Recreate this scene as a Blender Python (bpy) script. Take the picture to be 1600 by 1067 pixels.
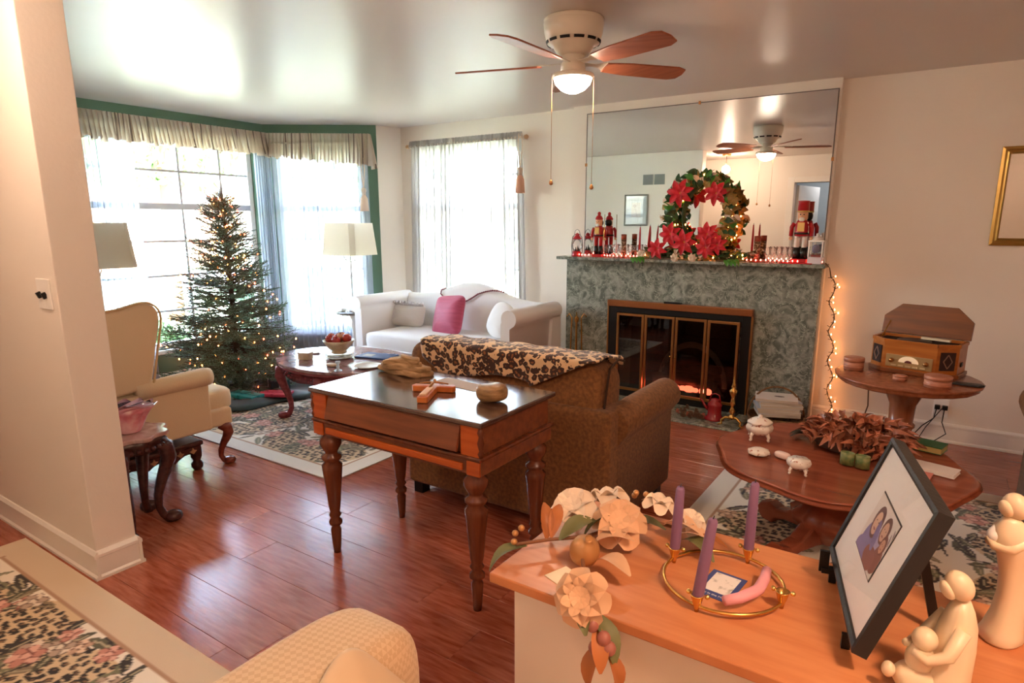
import bpy, bmesh, math, random
import numpy as np
from mathutils import Vector, Matrix, Euler
PI = math.pi
for o in list(bpy.data.objects):
    bpy.data.objects.remove(o, do_unlink=True)
sc = bpy.context.scene
COL = sc.collection

def lin(h):
    r = []
    for i in (0, 2, 4):
        c = int(h[i:i+2], 16) / 255
        r.append(c / 12.92 if c <= .04045 else ((c + .055) / 1.055) ** 2.4)
    return (r[0], r[1], r[2], 1)

# ------------------------------------------------------------ camera
cam_d = bpy.data.cameras.new('camera')
cam = bpy.data.objects.new('camera', cam_d)
COL.objects.link(cam)
YAW, PITCH = 0.582, 0.2077
cam.location = (0, 0, 1.475)
cam.rotation_euler = (PI/2 - PITCH, -0.001, YAW)
cam_d.sensor_width = 36
cam_d.lens = 984 / 1600 * 36
cam_d.shift_x = -(814 - 800) / 1600
cam_d.shift_y = (556 - 533.5) / 1600
cam_d.clip_start = .05
sc.camera = cam

# ------------------------------------------------------------ world, sun, exposure
W = bpy.data.worlds.new('sky')
sc.world = W
W.use_nodes = True
nt = W.node_tree
bg = nt.nodes['Background']
sky = nt.nodes.new('ShaderNodeTexSky')
sky.sky_type = 'NISHITA'
sky.sun_disc = False
sky.sun_elevation = math.radians(38)
sky.sun_rotation = math.radians(100)
sky.dust_density = 3
sky.air_density = 1.2
hsv = nt.nodes.new('ShaderNodeHueSaturation')
hsv.inputs['Saturation'].default_value = .8
nt.links.new(sky.outputs[0], hsv.inputs['Color'])
nt.links.new(hsv.outputs[0], bg.inputs[0])
bg.inputs[1].default_value = 1.5
sd = bpy.data.lights.new('sun', 'SUN')
sd.energy = 2.4
sd.angle = .01
sd.color = (1, .95, .88)
sun = bpy.data.objects.new('sun', sd)
COL.objects.link(sun)
sun.rotation_euler = Euler((math.radians(18), math.radians(50), 0))
sc.view_settings.view_transform = 'Standard'
sc.view_settings.look = 'None'
sc.view_settings.exposure = 2.78
sc.view_settings.gamma = 1
sc.view_settings.use_curve_mapping = False

def portal(name, loc, rot, sx, sy):
    d = bpy.data.lights.new(name, 'AREA')
    d.shape = 'RECTANGLE'
    d.size, d.size_y = sx, sy
    d.cycles.is_portal = True
    o = bpy.data.objects.new(name, d)
    COL.objects.link(o)
    o.location = loc
    o.rotation_euler = rot
portal('portal_west', (-5.98, 3.2, 1.25), (PI/2, 0, -PI/2), 1.7, 1.9)
portal('portal_bay', (-5.47, 4.56, 1.25), (PI/2, 0, -PI + math.radians(35.7)), .95, 1.9)
portal('portal_north', (-3.96, 5.3, 1.25), (PI/2, 0, PI), 1.3, 1.9)

# ------------------------------------------------------------ materials
MATS = {}
def mat(name, col, rough=.5, metal=0., col2=None, scale=6., stretch=(1, 1, 1), bump=0., bscale=None,
        lo=.35, hi=.65, emit=None, es=0., spec=.5, sheen=0., coat=0., trans=0., tex='noise', detail=4., vary=0., coords='Object', distort=0., sss=0.):
    if name in MATS:
        return MATS[name]
    m = bpy.data.materials.new(name)
    MATS[name] = m
    m.use_nodes = True
    t = m.node_tree
    b = t.nodes['Principled BSDF']
    I = b.inputs
    c1 = lin(col) if isinstance(col, str) else tuple(col) + (1,)
    I['Base Color'].default_value = c1
    I['Roughness'].default_value = rough
    I['Metallic'].default_value = metal
    I['Specular IOR Level'].default_value = spec
    if sheen:
        I['Sheen Weight'].default_value = sheen
    if coat:
        I['Coat Weight'].default_value = coat
        I['Coat Roughness'].default_value = .12
    if trans:
        I['Transmission Weight'].default_value = trans
    if sss:
        I['Subsurface Weight'].default_value = sss
        I['Subsurface Radius'].default_value = (.02, .01, .006)
    if emit:
        I['Emission Color'].default_value = lin(emit)
        I['Emission Strength'].default_value = es
    mp = None
    if col2 or bump:
        tc = t.nodes.new('ShaderNodeTexCoord')
        mp = t.nodes.new('ShaderNodeMapping')
        mp.inputs['Scale'].default_value = stretch
        t.links.new(tc.outputs[coords], mp.inputs[0])
    if col2:
        if tex == 'wave':
            n = t.nodes.new('ShaderNodeTexWave')
            n.inputs['Distortion'].default_value = distort or 4
            n.inputs['Detail'].default_value = 3
        elif tex == 'voronoi':
            n = t.nodes.new('ShaderNodeTexVoronoi')
        else:
            n = t.nodes.new('ShaderNodeTexNoise')
            n.inputs['Detail'].default_value = detail
            n.inputs['Distortion'].default_value = distort
        n.inputs['Scale'].default_value = scale
        t.links.new(mp.outputs[0], n.inputs[0])
        r = t.nodes.new('ShaderNodeValToRGB')
        r.color_ramp.elements[0].position = lo
        r.color_ramp.elements[1].position = hi
        r.color_ramp.elements[0].color = c1
        r.color_ramp.elements[1].color = lin(col2)
        t.links.new(n.outputs['Distance'] if tex == 'voronoi' else n.outputs[0], r.inputs[0])
        out = r.outputs[0]
        if vary:
            out = _vary(t, out, vary)
        t.links.new(out, I['Base Color'])
    elif vary:
        rgb = t.nodes.new('ShaderNodeRGB')
        rgb.outputs[0].default_value = c1
        t.links.new(_vary(t, rgb.outputs[0], vary), I['Base Color'])
    if bump:
        n2 = t.nodes.new('ShaderNodeTexNoise')
        n2.inputs['Scale'].default_value = bscale or scale
        n2.inputs['Detail'].default_value = 3
        t.links.new(mp.outputs[0], n2.inputs[0])
        bp = t.nodes.new('ShaderNodeBump')
        bp.inputs['Strength'].default_value = bump
        bp.inputs['Distance'].default_value = .01
        t.links.new(n2.outputs[0], bp.inputs['Height'])
        t.links.new(bp.outputs[0], I['Normal'])
    return m

def _vary(t, sock, amt):
    oi = t.nodes.new('ShaderNodeObjectInfo')
    mr = t.nodes.new('ShaderNodeMapRange')
    mr.inputs['To Min'].default_value = 1 - amt
    mr.inputs['To Max'].default_value = 1 + amt
    t.links.new(oi.outputs['Random'], mr.inputs['Value'])
    hs = t.nodes.new('ShaderNodeHueSaturation')
    t.links.new(mr.outputs[0], hs.inputs['Value'])
    t.links.new(sock, hs.inputs['Color'])
    return hs.outputs[0]

def vcol_mat(name, rough=.8, sheen=0., bump=0.):
    m = mat(name, 'ffffff', rough, sheen=sheen, bump=bump, bscale=300)
    t = m.node_tree
    a = t.nodes.new('ShaderNodeVertexColor')
    a.layer_name = 'paint'
    t.links.new(a.outputs[0], t.nodes['Principled BSDF'].inputs['Base Color'])
    return m

def sheer_mat(name, col, a0=.35, a1=.85):
    m = bpy.data.materials.new(name)
    m.use_nodes = True
    t = m.node_tree
    t.nodes.clear()
    out = t.nodes.new('ShaderNodeOutputMaterial')
    tr = t.nodes.new('ShaderNodeBsdfTransparent')
    tl = t.nodes.new('ShaderNodeBsdfTranslucent')
    df = t.nodes.new('ShaderNodeBsdfDiffuse')
    tl.inputs[0].default_value = lin(col)
    df.inputs[0].default_value = lin(col)
    mx = t.nodes.new('ShaderNodeMixShader')
    mx.inputs[0].default_value = .5
    t.links.new(tl.outputs[0], mx.inputs[1])
    t.links.new(df.outputs[0], mx.inputs[2])
    lw = t.nodes.new('ShaderNodeLayerWeight')
    lw.inputs[0].default_value = .5
    mr = t.nodes.new('ShaderNodeMapRange')
    mr.inputs['To Min'].default_value = a0
    mr.inputs['To Max'].default_value = a1
    t.links.new(lw.outputs['Facing'], mr.inputs['Value'])
    m2 = t.nodes.new('ShaderNodeMixShader')
    t.links.new(mr.outputs[0], m2.inputs[0])
    t.links.new(tr.outputs[0], m2.inputs[1])
    t.links.new(mx.outputs[0], m2.inputs[2])
    t.links.new(m2.outputs[0], out.inputs[0])
    return m

def glass_mat(name, tint='ffffff', refl=.06, rough=.02, mx_=.8):
    m = bpy.data.materials.new(name)
    m.use_nodes = True
    t = m.node_tree
    t.nodes.clear()
    out = t.nodes.new('ShaderNodeOutputMaterial')
    tr = t.nodes.new('ShaderNodeBsdfTransparent')
    tr.inputs[0].default_value = lin(tint)
    gl = t.nodes.new('ShaderNodeBsdfGlossy')
    gl.inputs['Roughness'].default_value = rough
    lw = t.nodes.new('ShaderNodeLayerWeight')
    lw.inputs[0].default_value = .25
    mr = t.nodes.new('ShaderNodeMapRange')
    mr.inputs['To Min'].default_value = refl
    mr.inputs['To Max'].default_value = mx_
    t.links.new(lw.outputs['Fresnel'], mr.inputs['Value'])
    mx = t.nodes.new('ShaderNodeMixShader')
    t.links.new(mr.outputs[0], mx.inputs[0])
    t.links.new(tr.outputs[0], mx.inputs[1])
    t.links.new(gl.outputs[0], mx.inputs[2])
    t.links.new(mx.outputs[0], out.inputs[0])
    return m

def leopard_mat(name, base, ringc, core, scale=22.):
    m = mat(name, base, .9, sheen=.3)
    t = m.node_tree
    tc = t.nodes.new('ShaderNodeTexCoord')
    nz = t.nodes.new('ShaderNodeTexNoise')
    nz.inputs['Scale'].default_value = scale * .9
    mxv = t.nodes.new('ShaderNodeMix')
    mxv.data_type = 'VECTOR'
    mxv.inputs[0].default_value = .035
    t.links.new(tc.outputs['Object'], nz.inputs[0])
    t.links.new(tc.outputs['Object'], mxv.inputs[4])
    t.links.new(nz.outputs['Color'], mxv.inputs[5])
    v = t.nodes.new('ShaderNodeTexVoronoi')
    v.inputs['Scale'].default_value = scale
    t.links.new(mxv.outputs[1], v.inputs[0])
    r = t.nodes.new('ShaderNodeValToRGB')
    e = r.color_ramp.elements
    r.color_ramp.interpolation = 'CONSTANT'
    e[0].position = 0
    e[0].color = lin(core)
    e[1].position = .22
    e[1].color = lin(ringc)
    x = e.new(.57)
    x.color = lin(base)
    t.links.new(v.outputs['Distance'], r.inputs[0])
    t.links.new(r.outputs[0], t.nodes['Principled BSDF'].inputs['Base Color'])
    return m

# ------------------------------------------------------------ mesh builder
class MB:
    def __init__(s):
        s.v = []; s.f = []; s.mi = []; s.sm = []; s.cur = 0
    def add(s, vs, fs, smooth=False):
        o = len(s.v)
        s.v += [tuple(p) for p in vs]
        s.f += [tuple(o + i for i in f) for f in fs]
        s.mi += [s.cur] * len(fs)
        s.sm += [smooth] * len(fs)
        return s
    def box(s, x0, x1, y0, y1, z0, z1, M=None):
        vs = [Vector((x, y, z)) for z in (z0, z1) for y in (y0, y1) for x in (x0, x1)]
        if M: vs = [M @ v for v in vs]
        return s.add(vs, [(0, 2, 3, 1), (4, 5, 7, 6), (0, 1, 5, 4), (2, 6, 7, 3), (0, 4, 6, 2), (1, 3, 7, 5)])
    def bar(s, a, b, w, h, up=(0, 0, 1)):
        a, b = Vector(a), Vector(b)
        d = (b - a); L = d.length; d.normalize()
        r = d.cross(Vector(up)); r.normalize(); u = r.cross(d)
        vs = [a + d*L*t + r*w*i*.5 + u*h*j*.5 for t in (0, 1) for j in (-1, 1) for i in (-1, 1)]
        return s.add(vs, [(0, 2, 3, 1), (4, 5, 7, 6), (0, 1, 5, 4), (2, 6, 7, 3), (0, 4, 6, 2), (1, 3, 7, 5)])
    def lathe(s, prof, c=(0, 0, 0), n=20, rmod=None, M=None, wob=None):
        vs = []; fs = []
        for k, (r, z) in enumerate(prof):
            for i in range(n):
                a = 2 * PI * i / n
                q = r * (rmod(a, k) if rmod else 1)
                p = Vector((q * math.cos(a), q * math.sin(a), z + (wob(a, k) if wob else 0)))
                if M: p = M @ p
                vs.append(p + Vector(c))
        for k in range(len(prof) - 1):
            for i in range(n):
                j = (i + 1) % n
                fs.append((k*n + i, k*n + j, (k+1)*n + j, (k+1)*n + i))
        if prof[0][0] > 1e-5: fs.append(tuple(range(n))[::-1])
        if prof[-1][0] > 1e-5: fs.append(tuple((len(prof)-1)*n + i for i in range(n)))
        return s.add(vs, fs, True)
    def tube(s, pts, r, n=8, closed=False, sq=1.):
        pts = [Vector(p) for p in pts]
        N = len(pts)
        rs = r if isinstance(r, (list, tuple)) else [r] * N
        vs = []; fs = []
        up = Vector((0, 0, 1)); prev = None
        for i, p in enumerate(pts):
            if closed: d = pts[(i+1) % N] - pts[i-1]
            else: d = pts[min(i+1, N-1)] - pts[max(i-1, 0)]
            if d.length < 1e-9: d = Vector((0, 0, 1))
            d.normalize()
            if prev is None:
                a = d.cross(up)
                if a.length < 1e-3: a = d.cross(Vector((1, 0, 0)))
            else:
                a = prev - d * prev.dot(d)
                if a.length < 1e-6: a = d.cross(up)
            a.normalize(); prev = a
            b = d.cross(a)
            for k in range(n):
                t = 2 * PI * k / n
                vs.append(p + a * math.cos(t) * rs[i] + b * math.sin(t) * rs[i] * sq)
        for i in range(N if closed else N - 1):
            j = (i + 1) % N
            for k in range(n):
                l = (k + 1) % n
                fs.append((i*n + k, i*n + l, j*n + l, j*n + k))
        if not closed:
            fs.append(tuple(range(n))[::-1]); fs.append(tuple((N-1)*n + k for k in range(n)))
        return s.add(vs, fs, True)
    def prism(s, poly, z0, z1, M=None, smooth=False):
        n = len(poly)
        vs = [Vector((x, y, z0)) for x, y in poly] + [Vector((x, y, z1)) for x, y in poly]
        if M: vs = [M @ v for v in vs]
        s.add(vs, [tuple(range(n))[::-1], tuple(range(n, 2*n))])
        o = len(s.v) - 2*n
        for i in range(n):
            j = (i+1) % n
            s.f.append((o+i, o+j, o+n+j, o+n+i)); s.mi.append(s.cur); s.sm.append(smooth)
        return s
    def grid(s, nu, nv, fn, cu=False):
        vs = [fn(i / (nu if cu else nu - 1), j / (nv - 1)) for i in range(nu) for j in range(nv)]
        fs = []
        for i in range(nu if cu else nu - 1):
            k = (i + 1) % nu
            for j in range(nv - 1):
                fs.append((i*nv + j, k*nv + j, k*nv + j+1, i*nv + j+1))
        return s.add(vs, fs, True)
    def sell(s, c, a, e1=.5, e2=.5, M=None, nu=24, nv=14):
        def pw(x, e): return math.copysign(abs(x) ** e, x)
        vs = []; fs = []
        for j in range(nv + 1):
            ph = -PI/2 + PI * j / nv
            for i in range(nu):
                th = 2 * PI * i / nu
                p = Vector((a[0]*pw(math.cos(ph), e1)*pw(math.cos(th), e2), a[1]*pw(math.cos(ph), e1)*pw(math.sin(th), e2), a[2]*pw(math.sin(ph), e1)))
                if M: p = M @ p
                vs.append(p + Vector(c))
        for j in range(nv):
            for i in range(nu):
                k = (i+1) % nu
                fs.append((j*nu + i, j*nu + k, (j+1)*nu + k, (j+1)*nu + i))
        return s.add(vs, fs, True)
    def xf(s, M, start=0):
        s.v = s.v[:start] + [tuple(M @ Vector(p)) for p in s.v[start:]]
        return s
    def mesh(s, name, mats):
        me = bpy.data.meshes.new(name)
        me.from_pydata(s.v, [], s.f)
        for m in (mats if isinstance(mats, (list, tuple)) else [mats]):
            me.materials.append(m)
        me.polygons.foreach_set('material_index', s.mi)
        me.polygons.foreach_set('use_smooth', s.sm)
        me.validate(); me.update()
        return me
    def build(s, name, mats, parent=None, bevel=0., seg=2, solid=0., sub=0, loc=None, rot=None):
        return link(s.mesh(name, mats), name, parent, bevel, seg, solid, sub, loc, rot)

def link(me, name, parent=None, bevel=0., seg=2, solid=0., sub=0, loc=None, rot=None):
    o = bpy.data.objects.new(name, me)
    COL.objects.link(o)
    if parent: o.parent = parent
    if loc is not None: o.location = loc
    if rot is not None: o.rotation_euler = rot
    if solid:
        q = o.modifiers.new('solid', 'SOLIDIFY'); q.thickness = solid; q.offset = 0
    if bevel:
        q = o.modifiers.new('bevel', 'BEVEL'); q.width = bevel; q.segments = seg; q.limit_method = 'ANGLE'; q.angle_limit = math.radians(40)
    if sub:
        q = o.modifiers.new('sub', 'SUBSURF'); q.levels = sub; q.render_levels = sub
    return o

def thing(name, label, cat, loc=(0, 0, 0), rz=0., group=None):
    o = bpy.data.objects.new(name, None)
    o.empty_display_size = .1
    COL.objects.link(o)
    o.location = loc
    o.rotation_euler = (0, 0, rz) if not isinstance(rz, tuple) else rz
    o['label'] = label; o['category'] = cat
    if group: o['group'] = group
    return o
def tag(o, label, cat, group=None):
    o['label'] = label; o['category'] = cat
    if group: o['group'] = group
    return o
def struct(o, label=None):
    o['kind'] = 'structure'
    if label: o['label'] = label
    return o
def copy_tree(o, parent=None):
    c = o.copy(); COL.objects.link(c); c.parent = parent
    for ch in list(o.children): copy_tree(ch, c)
    return c
def RX(a): return Matrix.Rotation(a, 4, 'X')
def RY(a): return Matrix.Rotation(a, 4, 'Y')
def RZ(a): return Matrix.Rotation(a, 4, 'Z')
def TR(x, y, z): return Matrix.Translation((x, y, z))
def ell(a, b, n=40, c=(0, 0), e=1.):
    pw = lambda x: math.copysign(abs(x) ** e, x)
    return [(c[0] + a*pw(math.cos(2*PI*i/n)), c[1] + b*pw(math.sin(2*PI*i/n))) for i in range(n)]

# vertex painted flat grid (prints, rugs)
def painted(name, w, h, res, img, m, parent=None, thick=.006, M=None):
    ny, nx = img.shape[:2]
    xs = np.linspace(-w/2, w/2, nx); ys = np.linspace(-h/2, h/2, ny)
    X, Y = np.meshgrid(xs, ys)
    V = np.stack([X, Y, np.full_like(X, thick)], -1).reshape(-1, 3)
    idx = np.arange(nx*ny).reshape(ny, nx)
    F = np.stack([idx[:-1, :-1], idx[:-1, 1:], idx[1:, 1:], idx[1:, :-1]], -1).reshape(-1, 4)
    cols = np.concatenate([img.reshape(-1, 3), np.ones((nx*ny, 1))], 1)
    # skirt + underside
    b = [(-w/2, -h/2), (w/2, -h/2), (w/2, h/2), (-w/2, h/2)]
    n0 = len(V)
    V = np.concatenate([V, np.array([(x, y, thick) for x, y in b] + [(x, y, 0) for x, y in b])])
    F = np.concatenate([F, np.array([(n0+i, n0+4+i, n0+4+(i+1) % 4, n0+(i+1) % 4) for i in range(4)] + [(n0+7, n0+6, n0+5, n0+4)])])
    cols = np.concatenate([cols, np.tile(np.append(img[0, 0], 1), (8, 1))])
    me = bpy.data.meshes.new(name)
    me.vertices.add(len(V)); me.vertices.foreach_set('co', V.astype(np.float32).ravel())
    me.loops.add(F.size); me.loops.foreach_set('vertex_index', F.astype(np.int32).ravel())
    me.polygons.add(len(F)); me.polygons.foreach_set('loop_start', np.arange(0, F.size, 4, dtype=np.int32))
    at = me.color_attributes.new('paint', 'FLOAT_COLOR', 'POINT')
    at.data.foreach_set('color', cols.astype(np.float32).ravel())
    me.materials.append(m)
    me.update(calc_edges=True); me.validate()
    if M: me.transform(M)
    return link(me, name, parent)
def L3(h): return np.array(lin(h)[:3])
class Canvas:
    def __init__(s, w, h, res, bgc):
        s.w, s.h, s.res = w, h, res
        s.nx, s.ny = int(w/res), int(h/res)
        s.a = np.tile(L3(bgc), (s.ny, s.nx, 1))
        s.X, s.Y = np.meshgrid(np.linspace(0, w, s.nx), np.linspace(0, h, s.ny))
    def ell(s, cx, cy, a, b, ang, col, al=1.):
        R = max(a, b) * 1.05
        x0, x1 = max(int((cx-R)/s.w*s.nx), 0), min(int((cx+R)/s.w*s.nx)+2, s.nx)
        y0, y1 = max(int((cy-R)/s.h*s.ny), 0), min(int((cy+R)/s.h*s.ny)+2, s.ny)
        if x1 <= x0 or y1 <= y0: return
        dx = s.X[y0:y1, x0:x1] - cx; dy = s.Y[y0:y1, x0:x1] - cy
        u = (dx*math.cos(ang) + dy*math.sin(ang)) / a; v = (-dx*math.sin(ang) + dy*math.cos(ang)) / b
        m = (u*u + v*v < 1)[..., None] * al
        s.a[y0:y1, x0:x1] = s.a[y0:y1, x0:x1]*(1-m) + (L3(col) if isinstance(col, str) else col)*m
    def rect(s, x0, x1, y0, y1, col):
        m = (s.X >= x0) & (s.X <= x1) & (s.Y >= y0) & (s.Y <= y1)
        s.a[m] = L3(col) if isinstance(col, str) else col
# ------------------------------------------------------------ palette
m_wall = mat('wall_cream', 'ede5da', .55, bump=.08, bscale=60)
m_wallw = mat('wall_tan', 'dcbc96', .55, bump=.08, bscale=60)
m_green = mat('wall_green', '62836c', .6, bump=.05, bscale=60)
m_trim = mat('trim_white', 'efeae2', .35)
m_ceil = mat('ceiling_gloss', 'd6cbc2', .34, bump=.35, bscale=3.5, spec=.42)
m_ceil.node_tree.nodes['Mapping'].inputs['Scale'].default_value = (1, .35, 1)
m_plank = mat('plank_cherry', '90422a', .22, col2='b4664a', scale=7, stretch=(.9, 7, 1), bump=.05, bscale=9, vary=.10, spec=1.0)
m_grass = mat('lawn', 'a5b392', .9, col2='b9c4a8', scale=3)
m_white = mat('white_paint', 'f2efe9', .4)
m_black = mat('black_metal', '141312', .4, metal=.3)
m_brass = mat('brass', 'dcae62', .25, metal=1.)
m_brass2 = mat('antique_brass', 'b07a48', .35, metal=.9)
m_glass = glass_mat('window_glass')
m_dark = mat('dark_void', '0c0a09', .8)

# ------------------------------------------------------------ floor with planks
fl = struct(MB().box(-5.98, 2.75, -2.2, 5.2, -.12, -.014).build('floor', mat('subfloor', '3a2016', .8)))
rnd = random.Random(4)
pw = .19
meshes = []
for L in (1.2,):
    meshes.append(MB().box(-L/2+.0006, L/2-.0006, -pw/2+.0006, pw/2-.0006, -.013, 0).mesh('plank', m_plank))
y = -.25 + pw/2; r = 0
while y < 5.06 + pw/2:
    x = -5.84 + .6 - rnd.random() * 1.0
    while x < 2.6:
        o = link(meshes[0], 'plank', fl, bevel=.0008, seg=1); o.location = (x, y, 0)
        x += 1.2
    y += pw; r += 1

# ------------------------------------------------------------ walls
def wall(name, boxes, m, kids=None):
    b = MB()
    for q in boxes: b.box(*q)
    return struct(b.build(name, m))
struct(MB().box(-6.0, 2.75, -2.2, 5.25, 2.44, 2.56).build('ceiling', m_ceil))
wall('wall_west', [(-5.97, -5.82, 1.2, 2.45, 0, 2.44), (-5.97, -5.82, 4.0, 4.16, 0, 2.44), (-5.97, -5.82, 2.45, 4.0, 0, .34), (-5.97, -5.82, 2.45, 4.0, 2.2, 2.44)], m_green)
wall('wall_foyer', [(-5.97, -5.82, -.4, 1.2, 0, 2.44)], m_wall)
BA, BB = Vector((-5.84, 4.11, 0)), Vector((-4.92, 4.77, 0))
bang = math.atan2(BB.y-BA.y, BB.x-BA.x); BL = (BB-BA).length
MBay = TR(*BA) @ RZ(bang)
def bayobj(b, name, m, **k):
    b.xf(MBay); return b.build(name, m, **k)
b = MB()
for q in [(-.06, .12, 0, .15, 0, 2.44), (1.0, BL+.02, 0, .15, 0, 2.44), (.12, 1.0, 0, .15, 0, .34), (.12, 1.0, 0, .15, 2.2, 2.44)]: b.box(*q)
struct(bayobj(b, 'wall_bay', m_green))
b = MB().prism([(-4.92, 4.77), (-4.83, 5.06), (-4.83, 5.21), (-5.06, 5.0), (-5.0, 4.88)], 0, 2.44)
struct(b.build('wall_return', m_wall))
wall('wall_north', [(-4.95, -4.58, 5.06, 5.21, 0, 2.44), (-3.34, -2.24, 5.06, 5.21, 0, 2.44), (-1.22, 2.6, 5.06, 5.21, 0, 2.44),
                    (-4.58, -3.34, 5.06, 5.21, 0, .38), (-4.58, -3.34, 5.06, 5.21, 2.22, 2.44), (-2.24, -1.22, 5.06, 5.21, .76, 2.44)], m_wall)
wall('wall_chimney', [(-2.74, -2.24, 4.98, 5.06, 0, 2.44), (-1.22, -.68, 4.98, 5.06, 0, 2.44), (-2.24, -1.22, 4.98, 5.06, .76, 2.44)], m_wall)
wall('wall_east', [(2.6, 2.75, -2.2, 5.21, 0, 2.44)], m_wall)
wall('wall_south', [(-5.97, -1.9, -.4, -.25, 0, 2.44), (-.98, 2.6, -.4, -.25, 0, 2.44), (-1.9, -.98, -.4, -.25, 2.06, 2.44)], m_wall)
bh = thing('hall_fill_lamp', 'added ceiling fill lamp brightening the hall behind the doorway', 'lamp', (-1.4, -1.2, 2.44))  # added light source, lifts the otherwise dark hall in the mirror
MB().lathe([(0, -.08), (.08, -.06), (.11, 0), (0, 0)], n=24).build('dome', mat('hall_fill_dome', 'ffffff', .4, emit='f4f6ff', es=9), bh)
wall('wall_hall', [(-2.9, .2, -2.2, -2.05, 0, 2.44), (-2.9, -2.75, -2.05, -.4, 0, 2.44), (.05, .2, -2.05, -.4, 0, 2.44)], mat('hall_grey', 'c9cfd0', .6))
b = MB(); b.cur = 0
b.box(-5.82, -2.82, 1.04, 1.2, 0, 2.44)
struct(b.build('wall_partition', m_wall, bevel=.004))
# door casing seen in the mirror
dr = struct(thing('door_1', 'white doorway casing behind the viewer', 'door', (-1.44, -.25, 0)))
del dr['category']
MB().box(-.55, -.46, -.15, .02, 0, 2.14).build('casing', m_trim, dr, bevel=.004)
MB().box(.46, .55, -.15, .02, 0, 2.14).build('casing', m_trim, dr, bevel=.004)
MB().box(-.46, .46, -.15, .02, 2.06, 2.14).build('head_casing', m_trim, dr, bevel=.004)
lf = MB().box(0, .8, -.02, .02, .01, 2.03).build('door_leaf', m_white, dr, loc=(-.44, -.17, 0), rot=(0, 0, math.radians(-78)), bevel=.003)
MB().lathe([(.012, 0), (.012, .03), (.028, .045), (.028, .065), (0, .075)], n=14, M=RX(-PI/2)).build('knob', m_brass, lf, loc=(.73, .02, 1.0))

# ------------------------------------------------------------ baseboards
def baseboard(name, a, bb, h=.125, m=m_trim):
    a, bb = Vector(a + (0,)), Vector(bb + (0,))
    d = bb-a; L = d.length; ang = math.atan2(d.y, d.x)
    g = MB()
    prof = [(0, 0), (-.020, 0), (-.020, .012), (-.012, .020), (-.012, h-.03), (-.016, h-.026), (-.016, h-.014), (-.006, h), (0, h)]
    n = len(prof)
    vs = [(x, p[0], p[1]) for x in (0, L) for p in prof]
    fs = [tuple(range(n))[::-1], tuple(range(n, 2*n))] + [(i, (i+1) % n, n+(i+1) % n, n+i) for i in range(n)]
    g.add(vs, fs).xf(TR(*a) @ RZ(ang))
    return struct(g.build(name, m))
baseboard('baseboard_partition_front', (-5.82, 1.04), (-2.80, 1.04))
baseboard('baseboard_partition_end', (-2.82, 1.04), (-2.82, 1.2))
baseboard('baseboard_partition_back', (-2.80, 1.2), (-5.82, 1.2))
baseboard('baseboard_north', (-.68, 5.06), (2.6, 5.06), .135)
baseboard('baseboard_northwest', (-4.83, 5.06), (-2.74, 5.06), .135)
baseboard('baseboard_west', (-5.82, 1.2), (-5.82, 4.11), .125)
baseboard('baseboard_bay', (BA.x, BA.y), (BB.x, BB.y), .125)
baseboard('baseboard_south', (2.6, -.25), (-.89, -.25), .125)
baseboard('baseboard_southwest', (-1.99, -.25), (-5.82, -.25), .125)
baseboard('baseboard_east', (2.6, 5.06), (2.6, -.25), .125)

# ------------------------------------------------------------ windows
m_munt = mat('muntin_paint', 'c9ccd2', .4)
def window(n, M, W, z0, z1, cols, rows, rail, d=.05):
    w = struct(thing('window_%d' % n, '', '', (0, 0, 0)))
    del w['category']; del w['label']
    def add(g, name, m, bev=0):
        g.xf(M); return g.build(name, m, w, bevel=bev)
    g = MB().box(0, .05, d, d+.06, z0, z1).box(W-.05, W, d, d+.06, z0, z1).box(.05, W-.05, d, d+.06, z0, z0+.05).box(.05, W-.05, d, d+.06, z1-.05, z1)
    add(g, 'window_frame', m_white, .004)
    add(MB().box(.05, W-.05, d-.005, d+.05, rail-.028, rail+.028), 'meeting_rail', m_munt, .004)
    add(MB().box(-.03, W+.03, -.04, d, z0-.035, z0), 'window_sill', m_white, .005)
    for x in cols:
        add(MB().box(x-.010, x+.010, d+.005, d+.045, z0+.05, z1-.05), 'muntin', m_munt)
    for z in rows:
        add(MB().box(.05, W-.05, d+.008, d+.042, z-.010, z+.010), 'muntin', m_munt)
    zs = sorted([z0+.03] + rows + [rail, z1-.03]); xs = [.03] + cols + [W-.03]
    for i in range(len(xs)-1):
        for j in range(len(zs)-1):
            add(MB().box(xs[i], xs[i+1], d+.022, d+.026, zs[j], zs[j+1]), 'pane', m_glass)
    return w
Mw = TR(-5.82, 4.0, 0) @ RZ(-PI/2)           # x along -y, y outwards?
Mw = TR(-5.82, 2.45, 0) @ RZ(PI/2)           # x -> +y, y -> -x (outwards)
rowz = [.68, 1.0, 1.31, 1.93]
window(1, Mw, 1.55, .34, 2.2, [.02+.40, .81, 1.21], rowz, 1.62)
window(2, MBay @ TR(.12, 0, 0), .88, .34, 2.2, [.44], rowz, 1.62)
window(3, TR(-4.58, 5.06, 0), 1.24, .38, 2.22, [.31, .62, .93], [.71, 1.03, 1.33, 1.93], 1.63)

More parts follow.
